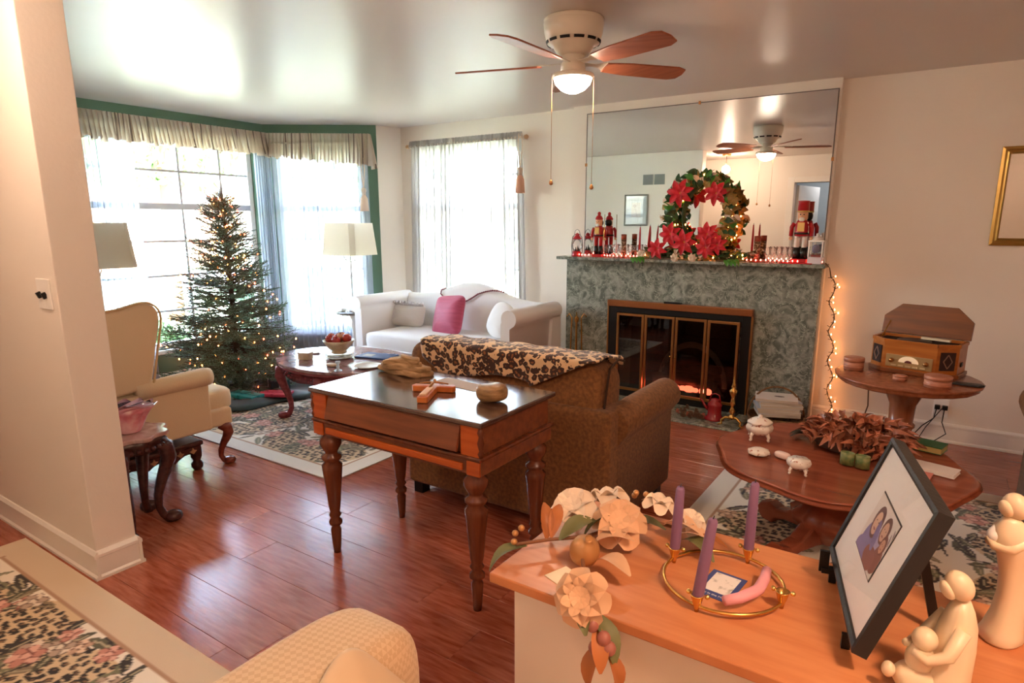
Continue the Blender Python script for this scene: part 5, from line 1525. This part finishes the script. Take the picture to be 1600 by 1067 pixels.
# ------------------------------------------------------------ radio table
RXc, RYc, RZc = -.08, 4.0, .65
rtb = thing('radio_table', 'faceted round pedestal table carrying the wooden radio turntable', 'side table', (RXc, RYc, .009))
H = RZc - .009
MB().lathe([(.31, H-.045), (.33, H-.04), (.345, H-.028), (.335, H-.022), (.355, H-.012), (.358, H-.004), (.35, H), (0, H)], n=22).build('table_top', w_ped, rtb)
MB().lathe([(0, 0), (.17, 0), (.175, .02), (.15, .05), (.12, .07), (.08, .14), (.062, .24), (.060, .34), (.072, .355), (.072, .37), (.060, .38), (.066, .48), (.10, .56), (.16, H-.045)], n=12).build('pedestal', w_ped, rtb)
rd_ = thing('radio_turntable', 'wooden retro radio turntable with open lid on the radio table', 'radio', (-.05, 4.15, RZc+.001), math.radians(-14))
top = [(-.215, .12), (-.215, -.045), (-.13, -.115), (.13, -.115), (.215, -.045), (.215, .12)]
MB().prism(top, .02, .17).build('body', w_oak, rd_, bevel=.002)
MB().prism([(x*1.05, y*1.08) for x, y in top], 0, .022).build('plinth', w_oakd, rd_, bevel=.003)
MB().prism([(x*.90, y*.88+.002) for x, y in top], .165, .171).build('deck', m_dark, rd_)
g = MB()
tt = [(x, y) for x, y in top]
for i in range(6):
    a, bq = tt[i], tt[(i+1) % 6]; g.bar((a[0]*.985, a[1]*.985, .178), (bq[0]*.985, bq[1]*.985, .178), .016, .018)
g.build('rim', w_oak, rd_)
MB().lathe([(0, .172), (.085, .172), (.085, .178), (0, .178)], (-.02, .01, 0), 32).build('platter', mat('platter_grey', '403c3a', .4), rd_)
MB().bar((.0, .07, .186), (.15, .03, .190), .016, .012).build('tonearm', mat('arm_cream', 'd8c8a8', .4), rd_)
Ml = TR(0, .118, .19) @ RX(math.radians(-14))
lid = [(-.225, .0), (.225, .0), (.225, .10), (.14, .175), (-.14, .175), (-.225, .10)]
lo_ = MB().prism([(x, y) for x, y in lid], -.012, .012, M=Ml @ RX(PI/2)).build('lid', w_oakd, rd_, bevel=.003)
MB().bar((-.19, .02, .178), (-.185, .135, .27), .005, .003).build('lid_stay', m_brass, rd_)
MB().box(-.115, .115, -.122, -.115, .035, .105).build('dial_panel', mat('radio_panel', 'b39a6c', .35, metal=.4), rd_, bevel=.002)
g = MB().prism([(.05*math.cos(PI*i/14), .036*math.sin(PI*i/14)) for i in range(15)], 0, .004, M=TR(0, -.122, .066) @ RX(PI/2)); g.build('dial_window', mat('dial_lit', 'f4e2c4', .4, emit='ffdfae', es=.03), rd_)
MB().prism([(.018*math.cos(PI*i/10), .014*math.sin(PI*i/10)) for i in range(11)], 0, .003, M=TR(0, -.126, .066) @ RX(PI/2)).build('dial_hub', mat('hub_dark', '5a2a26', .4), rd_)
for s in (-1, 1): MB().lathe([(.013, 0), (.012, .014), (0, .016)], n=16, M=RX(PI/2)).build('knob', m_brass2, rd_, loc=(s*.085, -.122, .072))
for k in range(5): MB().box(-.085+.036*k, -.06+.036*k, -.127, -.122, .042, .050).build('button', mat('button_tan', 'cbb48a', .4), rd_)
for s in (-1, 1):
    a = (s*.13, -.115); bq = (s*.215, -.045); d = Vector((bq[0]-a[0], bq[1]-a[1], 0)); L = d.length; d.normalize(); nrm = Vector((d.y, -d.x, 0)) * s
    c = Vector(((a[0]+bq[0])/2, (a[1]+bq[1])/2, .095)) + nrm*.001
    R3 = Matrix((d, nrm, Vector((0, 0, 1)))).transposed().to_4x4(); Mx = TR(*c) @ R3
    o = MB().box(-L*.34, L*.34, -.001, .004, -.05, .05, M=Mx).build('speaker_grille', mat('grille_dark', '2a1410', .8), rd_)
    g = MB()
    for (p, q) in (((-.022, 0), (0, .038)), ((0, .038), (.022, 0)), ((.022, 0), (0, -.038)), ((0, -.038), (-.022, 0))):
        g.bar(tuple(Mx @ Vector((p[0], .006, p[1]))), tuple(Mx @ Vector((q[0], .006, q[1]))), .004, .004)
    g.build('diamond_lattice', mat('lattice', '8a6a5a', .5), o)
MB().box(.2145, .222, .0, .035, .06, .085).build('side_knob', m_black, rd_, bevel=.003)
m_sbox = mat('rosy_box', 'a8684e', .4, col2='c08468', scale=30, stretch=(1, 1, 6))
def round_box(x, y, r, h, lab, n=32):
    t = thing('round_box', lab, 'box', (x, y, RZc+.001))
    MB().lathe([(r, 0), (r*1.01, h*.68)], n=n).build('body', m_sbox, t)
    MB().lathe([(r*1.05, h*.66), (r*1.05, h*.97), (r, h), (0, h)], n=n).build('lid', m_sbox, t)
    MB().lathe([(r*1.02, h*.2), (r*1.035, h*.25), (r*1.02, h*.3)], n=n).build('band', m_sbox, t)
round_box(-.345, 4.03, .052, .07, 'round wooden box left of the radio')
round_box(.065, 3.80, .060, .062, 'round wooden box in front of the right end of the radio')
round_box(-.105, 3.87, .034, .028, 'small flat hexagonal box in front of the radio', 6)
tag(MB().prism([(-.07, -.02), (.05, -.035), (.075, -.01), (.06, .02), (-.05, .03)], 0, .012).build('dark_case', mat('case_black', '2a2624', .5), None, bevel=.004, loc=(.195, 3.93, RZc+.001)), 'black folded spectacle case on the right of the radio table', 'case')

# ------------------------------------------------------------ writing desk things
DZ = .7805
dw = thing('driftwood', 'piece of layered brown driftwood at the back left of the writing desk', 'driftwood', (-2.05, 2.12, DZ), .05); dw.scale = (1.05, 1.05, 1.35)
m_dw = mat('driftwood', '8a6a44', .8, col2='b8946a', scale=18, stretch=(.6, 3, 6), bump=.6, bscale=30)
def rough(prof_fn, nu, nv): return MB().grid(nu, nv, prof_fn, cu=True)
for k, (z, sx, sy, ox) in enumerate(((.010, .135, .055, 0), (.026, .125, .05, .008), (.040, .10, .042, -.01), (.052, .055, .03, .03))):
    b = MB().sell((ox, 0, z), (sx, sy, .012), .5, .6, nu=36, nv=8)
    b.v = [(x + .012*math.sin(y*70+k), y*(1+.25*math.sin(x*22+k*1.7)), q + .004*math.sin(x*40+k)) for x, y, q in b.v]
    b.build('layer', m_dw, dw)
cr = thing('wooden_cross', 'orange-brown wooden cross with a small figure, lying on the writing desk', 'cross', (-1.70, 1.905, DZ+.0), math.radians(26))
m_cr = mat('cross_wood', 'b25a26', .35, col2='c8722f', scale=12, stretch=(1, 8, 1))
b = MB().prism([(-.02, -.14), (.02, -.14), (.024, -.13), (.02, -.02), (.02, .03), (.085, .028), (.095, .045), (.085, .07), (.02, .066), (.02, .10), (0, .112), (-.02, .10), (-.02, .066), (-.085, .07), (-.095, .045), (-.085, .028), (-.02, .03), (-.02, -.02)], 0, .026)
b.build('cross_body', m_cr, cr, bevel=.004)
MB().box(-.013, .013, -.125, -.01, .026, .034).build('scroll_plate', mat('pale_wood', 'e0b488', .5), cr, bevel=.002)
g = MB().tube([(0, -.02, .034), (0, .02, .038), (0, .052, .040)], [.004, .006, .005], n=8).sell((0, .064, .042), (.007, .008, .007), 1, 1, nu=10, nv=8)
for s in (-1, 1): g.tube([(0, .048, .040), (s*.03, .052, .036), (s*.062, .052, .032)], [.004, .0035, .003], n=6)
g.build('figure', m_brass2, cr)
st_ = MB().sell((0, 0, .036), (.060, .05, .036), .7, .8, nu=36, nv=16)
st_.v = [(x*(1+.10*math.sin(y*30+1)), y*(1+.08*math.sin(x*35)), z + .004*math.sin(x*60)) for x, y, z in st_.v]
o = st_.build('petrified_stone', mat('stone_brown', '7a5a38', .35, col2='b08a5c', scale=16, stretch=(1, 1, 5), bump=.3, bscale=20)); o.location = (-1.43, 1.96, DZ-.001); o.rotation_euler = (0, 0, .2); tag(o, 'rounded brown banded stone near the right end of the writing desk', 'stone')
o = MB().box(-.13, .13, -.05, .05, 0, .0012).build('paper_sheet', mat('paper_grey', 'b8aea6', .7)); o.location = (-1.70, 2.10, DZ); o.rotation_euler = (0, 0, -.12); tag(o, 'sheet of paper lying behind the cross on the writing desk', 'paper')

# ------------------------------------------------------------ foreground cabinet
cab = thing('cabinet', 'low cream cabinet with an orange-brown wooden top in the right foreground', 'cabinet', (0, 0, 0))
MB().box(-.722, .85, .975, 1.42, .728, .75).build('cabinet_top', w_cab, cab, bevel=.003)
MB().box(-.675, .82, 1.0, 1.40, .0, .728).build('body', mat('cabinet_cream', 'ead9c4', .5), cab, bevel=.003)
CT = .7505
# advent ring
ar = thing('advent_ring', 'brass ring candle holder with four cups on the cabinet top', 'candle holder', (-.295, 1.20, CT))
RR_ = .118
MB().tube([(RR_*math.cos(2*PI*i/48), RR_*math.sin(2*PI*i/48), .012) for i in range(48)], .0036, n=8, closed=True).build('ring', m_brass, ar)
cups = []
for a in (165, 262, 80, -8):
    x, y = RR_*math.cos(math.radians(a)), RR_*math.sin(math.radians(a)); cups.append((-.295+x, 1.20+y))
    MB().lathe([(.004, .0), (.006, .012), (.009, .020), (.0125, .034), (.0135, .036), (.0105, .036), (.006, .022), (0, .02)], (x, y, 0), 16).build('cup', m_brass, ar)
    for k in range(2):
        MB().sell((x+.018*(1 if k else -1), y+.004, .034), (.005, .005, .005), 1, 1, nu=10, nv=8).build('bead', mat('gold_bead', 'e8c878', .2, metal=.9), ar)
m_pur = mat('purple_wax', '84607f', .55, sss=.1, bump=.12, bscale=120, spec=.4)
cl_ = ['purple taper candle at the left of the brass ring', 'leaning purple taper candle at the front of the brass ring', 'purple taper candle at the back right of the brass ring']
for k in range(3):
    t = thing('taper_candle', cl_[k], 'candle', (cups[k][0], cups[k][1], CT+.0225), (math.radians((0, -3, 0)[k]), math.radians((2, 6, 1)[k]), 0))
    h = (.155, .17, .165)[k]
    MB().lathe([(.0095, 0), (.0108, .012), (.0108, h*.5), (.0092, h-.006), (.007, h)], n=20).build('wax', m_pur, t)
    MB().tube([(0, 0, h), (.001, 0, h+.007)], .001, n=5).build('wick', m_nblack, t)
t = thing('taper_candle', 'pink candle bent in the middle, lying across the brass ring', 'candle', (0, 0, 0))
MB().tube([(-.268, 1.112, CT+.022), (-.245, 1.135, CT+.024), (-.226, 1.168, CT+.026), (-.221, 1.180, CT+.027), (-.220, 1.22, CT+.027), (-.224, 1.262, CT+.026)], [.0095, .0105, .0108, .0108, .0105, .0095], n=16).build('wax', mat('pink_wax', 'e8a0a8', .5, sss=.1, spec=.4), t)
cd = thing('printed_card', 'small blue bordered card inside the brass ring', 'card', (-.297, 1.195, CT), math.radians(-6))
MB().box(-.036, .036, -.052, .052, 0, .0012).build('card', mat('card_blue', '3a4a86', .5), cd)
MB().box(-.026, .026, -.030, .044, .0012, .0016).build('picture', mat('card_pic', 'e6e2dc', .6, col2='a9a49c', scale=60, lo=.55, hi=.7), cd)
def text(s, size, m, par, loc, rot=(0, 0, 0), name='lettering'):
    cu = bpy.data.curves.new('txt', 'FONT'); cu.body = s; cu.size = size; cu.align_x = 'CENTER'; cu.extrude = .0001
    o = bpy.data.objects.new('tmp', cu); COL.objects.link(o)
    bpy.context.view_layer.update()
    me = bpy.data.meshes.new_from_object(o.evaluated_get(bpy.context.evaluated_depsgraph_get()))
    bpy.data.objects.remove(o); me.name = name; me.materials.clear(); me.materials.append(m)
    return link(me, name, par, loc=loc, rot=rot)
text('Away in the Manger', .0085, m_white, cd, (.002, -.044, .0014))
o = MB().box(-.024, .024, -.03, .03, 0, .001).build('glare_patch', mat('glare_cream', 'f4e6c4', .6)); o.location = (-.585, 1.05, CT); o.rotation_euler = (0, 0, -.35); tag(o, 'small cream patch imitating a glare spot under the flowers near the cabinet edge', 'card')  # thin cream sheet stands in for bright glare on the cabinet top
# floral spray
fs2 = thing('floral_spray', 'spray of ivory silk magnolias, fruit and leaves lying over the front corner of the cabinet', 'floral spray', (0, 0, 0))
m_silk = mat('silk_ivory', 'e8d2b8', .7, vary=.08, sheen=.2); m_silkp = mat('silk_peach', 'dcae86', .7, vary=.12, sheen=.2); m_oliv = mat('olive_leaf', '6a6a40', .55, vary=.2); m_copl = mat('copper_leaf', 'b06a38', .5, vary=.2)
m_stemw = mat('stem_brown', '8a5a3a', .7); m_goldfr = mat('gold_fruit', 'c08a54', .35, metal=.3)
MB().tube([(-.71, 1.06, CT+.03), (-.66, 1.12, CT+.03), (-.60, 1.18, CT+.028), (-.57, 1.24, CT+.03), (-.50, 1.33, CT+.03), (-.42, 1.35, CT+.02)], .004, n=6).tube([(-.60, 1.18, CT+.03), (-.555, 1.08, CT+.035), (-.50, .99, CT+.03), (-.46, .945, CT+.0), (-.43, .94, CT-.05)], .004, n=6).build('stem', m_stemw, fs2)
def bigleaf(L, w, m): return leafmesh(L, w, m, .2, 'leaf', n=7, fold=.35)
def bloom(x, y, z, s, tilt, rz, m, nm='bloom', npet=(6, 4)):
    f = bpy.data.objects.new(nm, None); COL.objects.link(f); f.parent = fs2; f.location = (x, y, z); f.rotation_euler = (tilt, 0, rz); f.empty_display_size = .02
    pm = leafmesh(.058*s, .030*s, m, .55, 'petal', n=7, fold=.55, tip=.80)
    for r_, n, el, sc_ in ((0, npet[0], .35, 1.), (1, npet[1], .95, .75)):
        for k in range(n):
            o = link(pm, 'petal', f, rot=(0, -el, 2*PI*k/n + r_*.6)); o.scale = (sc_,)*3
    MB().sell((0, 0, .012*s), (.011*s, .011*s, .014*s), 1, 1, nu=12, nv=8).build('centre', m_copl, f)
bloom(-.655, 1.235, CT+.045, 1.05, .5, 0, m_silk)
bloom(-.60, 1.30, CT+.05, .95, -.3, 1, m_silk)
bloom(-.545, 1.24, CT+.04, 1.1, .7, .4, m_silkp)
bloom(-.50, 1.36, CT+.045, .75, .2, 2, m_silk)
bloom(-.42, 1.35, CT+.03, .7, .4, 1, m_silk)
bloom(-.485, .955, CT+.035, .95, 1.0, .2, m_silkp, 'rose_bloom', (7, 6))
lf1, lf2, lf3 = bigleaf(.10, .020, m_oliv), bigleaf(.085, .016, m_copl), bigleaf(.09, .022, m_silkp)
for (me, x, y, z, r) in ((lf1, -.69, 1.075, .025, (0, .5, 3.9)), (lf1, -.64, 1.13, .03, (.3, -.3, 1.1)), (lf1, -.60, 1.17, .03, (-.4, -.4, .9)), (lf1, -.50, .99, .03, (.3, .3, -1.1)), (lf1, -.545, 1.26, .03, (0, -.2, .2)),
                         (lf2, -.665, 1.115, .03, (.2, -.9, 2.2)), (lf2, -.655, 1.12, .035, (.2, -.7, 1.8)), (lf3, -.57, 1.16, .03, (0, -.2, .4)), (lf3, -.47, 1.33, .03, (0, -.2, -.2)), (lf3, -.44, 1.31, .02, (0, -.1, .1)), (lf2, -.40, 1.30, .02, (0, 0, .3)),
                         (lf2, -.455, .945, .0, (0, .9, -.9)), (lf2, -.44, .94, -.03, (0, 1.1, -1.8)), (lf2, -.43, .94, -.04, (0, 1.2, -.3)), (lf1, -.47, .96, .01, (0, .8, -.4)), (lf1, -.59, 1.24, .03, (0, -.1, 2.7)), (lf3, -.53, 1.10, .03, (0, -.1, -.3)), (lf1, -.42, 1.31, .015, (0, 0, -.5))):
    link(me, 'leaf', fs2, loc=(x, y, CT+z), rot=r)
MB().lathe([(0, .004), (.018, 0), (.030, .014), (.033, .032), (.028, .05), (.014, .062), (.007, .066), (.009, .074), (.003, .07), (0, .07)], n=24).build('pomegranate', m_goldfr, fs2, loc=(-.575, 1.115, CT+.012), rot=(.3, .4, 0))
for (x, y, z) in ((-.715, 1.06, .035), (-.722, 1.075, .047), (-.712, 1.085, .058), (-.56, 1.36, .07), (-.55, 1.345, .085), (-.53, 1.36, .08), (-.44, 1.345, .045)):
    MB().sell((0, 0, 0), (.0075, .0075, .0075), 1, 1, nu=12, nv=8).build('berry', m_goldfr, fs2, loc=(x, y, CT+z))
for (x, y, z) in ((-.455, .93, .005), (-.43, .928, -.012), (-.445, .925, -.035), (-.42, .93, -.03)):
    MB().sell((0, 0, 0), (.013, .013, .014), 1, 1, nu=14, nv=10).build('small_fruit', mat('fruit_mauve', 'a8685a', .4), fs2, loc=(x, y, CT+z))
# easel frame
A = Vector((-.045, 1.054, .789)); B2 = Vector((-.126, 1.406, .789)); U = Vector((.089, .021, .263)); 
ex = (A-B2); Wd = ex.length; ex.normalize(); uz = U.normalized(); nz_ = ex.cross(uz); nz_.normalize()   # normal towards the viewer side
if nz_.x > 0: nz_ = -nz_
Rm = Matrix((ex, -nz_, uz)).transposed()
if Rm.determinant() < 0: pass
ph = bpy.data.objects.new('family_photograph', None); COL.objects.link(ph)
ctr = (A+B2)/2 + U/2 - nz_*0.0
ph.matrix_world = TR(*ctr) @ Rm.to_4x4()
tag(ph, 'black framed family photograph with a wide white mat, leaning on a black easel', 'picture')
w2, h2 = Wd/2, U.length/2
fwid = .012; D_ = .022
vs = []
prof = [(0, D_), (0, -.002), (fwid*.5, -.004), (fwid, -.001), (fwid, D_)]
n = len(prof)
for cx, cz in ((-1, -1), (1, -1), (1, 1), (-1, 1)):
    for p in prof: vs.append((cx*(w2-p[0]), p[1], cz*(h2-p[0])))
MB().add(vs, [(i*n+j, ((i+1) % 4)*n+j, ((i+1) % 4)*n+(j+1) % n, i*n+(j+1) % n) for i in range(4) for j in range(n)]).build('frame', mat('frame_black', '24211f', .5, bump=.1, bscale=100), ph)
MB().box(-w2+fwid, w2-fwid, .004, .008, -h2+fwid, h2-fwid).build('mat_board', mat('mat_white', 'fbfaf8', .7), ph)
MB().box(-w2+fwid, w2-fwid, .016, .02, -h2+fwid, h2-fwid).build('backing', mat('backing_board', '4a423c', .8), ph)
cv = Canvas(.150, .115, .0011, 'f0ebe6')
def fig(cx, cy, s, hair, skin, cloth):
    cv.ell(cx+.002, cy-.030*s, .026*s, .030*s, .1, cloth)
    cv.ell(cx, cy+.002, .0175*s, .021*s, 0, hair)
    cv.ell(cx-.002, cy-.001, .0115*s, .0150*s, 0, skin)
    cv.ell(cx-.002, cy-.008*s, .0045*s, .0014*s, 0, 'b06a60')
    for q in (-1, 1): cv.ell(cx-.002+q*.0045*s, cy+.002*s, .0014*s, .001*s, 0, '4a3028')
for k in range(7): cv.ell(.112+.006*k, .02+.012*k, .012, .003, .9+.2*k, '9a8f96'); 
fig(.105, .078, 1.25, '7a564e', 'e8bfa4', 'b9b2d8')
fig(.128, .060, .9, '8a5648', 'e2b496', '9c6a60')
fig(.052, .070, 1.55, '80605c', 'eac4aa', '9a90c4')
cv.ell(.040, .012, .040, .022, .2, '9c94c8'); cv.ell(.095, .018, .034, .022, 0, 'a87268'); cv.ell(.075, .055, .012, .030, .4, '8f86bc')
o = painted('photo_print', .150, .115, .0011, cv.a, vcol_mat('print_gloss', .4), ph, thick=.0008, M=RX(PI/2))
o.location = (0, .0030, 0)
MB().box(-.0775, .0775, .0032, .0040, -.060, .060).build('print_border', mat('print_edge', '4a4644', .6), ph)
MB().box(-w2+fwid, w2-fwid, .0005, .0010, -h2+fwid, h2-fwid).build('glazing', glass_mat('frame_glass', 'ffffff', .01, mx_=.12), ph)
es = thing('easel', 'small black folding easel under the family photograph on the cabinet', 'easel', (0, 0, 0))
md = (A+B2)/2
bz = CT + .004
dirx = Vector((ex.x, ex.y, 0)).normalized(); back = Vector((-nz_.x, -nz_.y, 0)).normalized()
for s in (-1, 1):
    base = md + dirx*s*.11 + back*.014; base.z = CT+.005
    topp = md + dirx*s*.04 + U*.75 + back*.05
    MB().bar(tuple(base), tuple(topp), .012, .008).build('leg', m_black, es)
    ledge = md + dirx*s*.11; ledge.z = .772
    MB().bar(tuple(ledge - back*(.022 if s < 0 else -.002) + Vector((0, 0, .004))), tuple(ledge + back*.03 + Vector((0, 0, .004))), .018, .010).build('ledge', m_black, es)
    lip = ledge - back*.018
    if s < 0: MB().bar(tuple(lip), tuple(lip + Vector((0, 0, .045))), .018, .008, up=tuple(dirx)).build('lip', m_black, es)
    MB().bar((ledge.x, ledge.y, CT), (ledge.x, ledge.y, .777), .014, .010, up=tuple(dirx)).build('post', m_black, es)
tp = md + U*.7 + back*.04; rb_ = md + back*.16; rb_.z = CT+.005
MB().bar(tuple(tp), tuple(rb_), .016, .008, up=tuple(dirx)).build('rear_leg', m_black, es)
MB().bar(tuple(md + dirx*.07 + U*.4 + back*.034), tuple(md - dirx*.07 + U*.4 + back*.034), .010, .008).build('cross_bar', m_black, es)
# figurines
m_cer = mat('figurine_ivory', 'e6cfae', .35, sss=.15, spec=.5)
def grow(par, joints, edges, radii, name, m, root=0, sub=2):
    me = bpy.data.meshes.new(name); me.from_pydata(joints, edges, []); me.materials.append(m)
    o = bpy.data.objects.new(name, me); COL.objects.link(o); o.parent = par
    q = o.modifiers.new('skin', 'SKIN'); q.use_smooth_shade = True
    for i, r_ in enumerate(radii):
        sv = me.skin_vertices[0].data[i]; sv.radius = r_ if isinstance(r_, tuple) else (r_, r_); sv.use_root = (i == root)
    s_ = o.modifiers.new('sub', 'SUBSURF'); s_.levels = sub; s_.render_levels = sub
    return o
f1 = thing('figurine', 'tall slender ivory figurine of a standing mother cradling a white baby, at the right edge', 'figurine', (.165, 1.30, CT), math.radians(35))
f1.scale = (1, 1, 1.0)
b = MB().lathe([(0, 0), (.030, 0), (.034, .006), (.030, .02), (.024, .05), (.021, .09), (.022, .13), (.027, .165), (.033, .19), (.030, .21), (.016, .228), (.010, .236)], n=32, rmod=lambda a, k: 1 + .06*math.cos(3*a + k*.3))
b.v = [(x - .012*(z/.24)**2*1.2 + .010*math.sin(z*14), y, z) for x, y, z in b.v]; b.build('robe', m_cer, f1)
MB().sell((-.010, 0, .254), (.019, .021, .024), 1, 1, M=RY(-.35)).build('veiled_head', m_cer, f1)
MB().sell((-.027, 0, .250), (.009, .013, .016), 1, 1, M=RY(-.35)).build('face', m_cer, f1)
MB().sell((-.030, .004, .205), (.020, .013, .012), .9, .9, M=RY(-.7)).build('baby', mat('figurine_white', 'f0ece8', .3), f1)
MB().tube([(.0, -.024, .205), (-.022, -.022, .186), (-.040, -.004, .184), (-.044, .008, .196)], [.010, .009, .008, .006], n=10).build('arm', m_cer, f1)
MB().tube([(.0, .024, .205), (-.02, .022, .188), (-.036, .012, .182)], [.010, .009, .007], n=10).build('arm', m_cer, f1)
f2 = thing('figurine', 'ivory figurine of a kneeling mother bending over a round-headed child, bottom right', 'figurine', (.075, 1.085, CT), math.radians(28))
b = MB().lathe([(0, 0), (.036, 0), (.038, .01), (.034, .04), (.030, .08), (.025, .12), (.018, .145), (.011, .162)], n=32, rmod=lambda a, k: 1 + .05*math.cos(3*a))
b.v = [(x + .016*math.sin(z*11), y, z) for x, y, z in b.v]; b.build('robe', m_cer, f2)
MB().sell((-.030, -.0, .022), (.040, .026, .026), .9, .9, M=RY(.2)).build('knees', m_cer, f2)
MB().sell((.008, 0, .186), (.019, .020, .025), 1, 1, M=RY(-.5)).build('veiled_head', m_cer, f2)
MB().sell((-.008, 0, .178), (.009, .013, .016), 1, 1, M=RY(-.5)).build('face', m_cer, f2)
MB().sell((-.030, 0, .092), (.018, .018, .019), 1, 1).build('child_head', m_cer, f2)
MB().sell((-.034, 0, .058), (.020, .018, .026), .9, .9).build('child_body', m_cer, f2)
for s in (-1, 1): MB().tube([(.010, s*.024, .125), (-.012, s*.032, .085), (-.036, s*.024, .070), (-.052, s*.010, .078)], [.011, .010, .008, .006], n=10).build('arm', m_cer, f2)
MB().sell((-.078, 0, .036), (.010, .010, .013), 1, 1).build('lamb_head', m_cer, f2)

# ------------------------------------------------------------ foreground armchair and the brown chair at the right edge
m_quilt = mat('quilted_cream', 'cfa878', .85, sheen=.2)
t_ = m_quilt.node_tree; tc = t_.nodes.new('ShaderNodeTexCoord'); mp = t_.nodes.new('ShaderNodeMapping'); mp.inputs['Rotation'].default_value = (0, 0, .6); mp.inputs['Scale'].default_value = (1, 1, 1)
ck = t_.nodes.new('ShaderNodeTexChecker'); ck.inputs['Scale'].default_value = 100; ck.inputs[1].default_value = lin('dcc09c'); ck.inputs[2].default_value = lin('d0b08a')
t_.links.new(tc.outputs['Object'], mp.inputs[0]); t_.links.new(mp.outputs[0], ck.inputs[0]); t_.links.new(ck.outputs[0], t_.nodes['Principled BSDF'].inputs['Base Color'])
fc = thing('armchair', 'cream quilted armchair in the bottom foreground, only its arm and cushion in view', 'chair', (-.80, .42, 0))
b = MB().sell((-.078, .0, .40), (.105, .43, .31), .28, .34, nu=48, nv=24); b.build('arm', m_quilt, fc)
MB().box(-.02, .36, -.36, .34, .10, .42).build('seat', m_quilt, fc, bevel=.04, seg=3)
MB().box(-.02, .36, .24, .36, .40, .55).build('front_rail', m_quilt, fc, bevel=.04, seg=3) if False else None
for sx in (-.08, .32):
    for sy in (-.32, .32): MB().tube([(sx, sy, 0.001), (sx, sy, .14)], [.018, .026], n=10).build('leg', w_maho, fc)
cp = thing('cushion', 'cream cushion with pinched corner inside the foreground armchair', 'cushion', (-.720, .60, .515), (math.radians(0), math.radians(72), math.radians(4)))
b = MB().sell((0, 0, 0), (.19, .19, .055), .75, .30, nu=40, nv=14)
b.v = [(x, y, z*(1-.6*(max(abs(x), abs(y))/.19)**3)) for x, y, z in b.v]; b.xf(RZ(.55)); b.build('cover', mat('cushion_cream', 'dcc09c', .85, sheen=.2), cp)
bc = thing('brown_armchair', 'dark brown armchair at the right edge of the picture, mostly out of frame', 'chair', (.92, 3.5, .009))
rolled_arm(-.40, .16, -.42, .42, .70, .09, f_brown, bc, -1)
MB().box(-.34, .40, -.40, .40, .07, .42).build('seat', f_brown, bc, bevel=.03, seg=3)
MB().box(.25, .46, -.42, .42, .07, .95).build('back', f_brown, bc, bevel=.05, seg=4)
rolled_arm(-.40, .16, -.42, .42, .70, .09, f_brown, bc, -1) if False else None
for sx in (-.36, .40):
    for sy in (-.36, .36): MB().box(sx-.025, sx+.025, sy-.025, sy+.025, 0, .09).build('foot', m_black, bc)
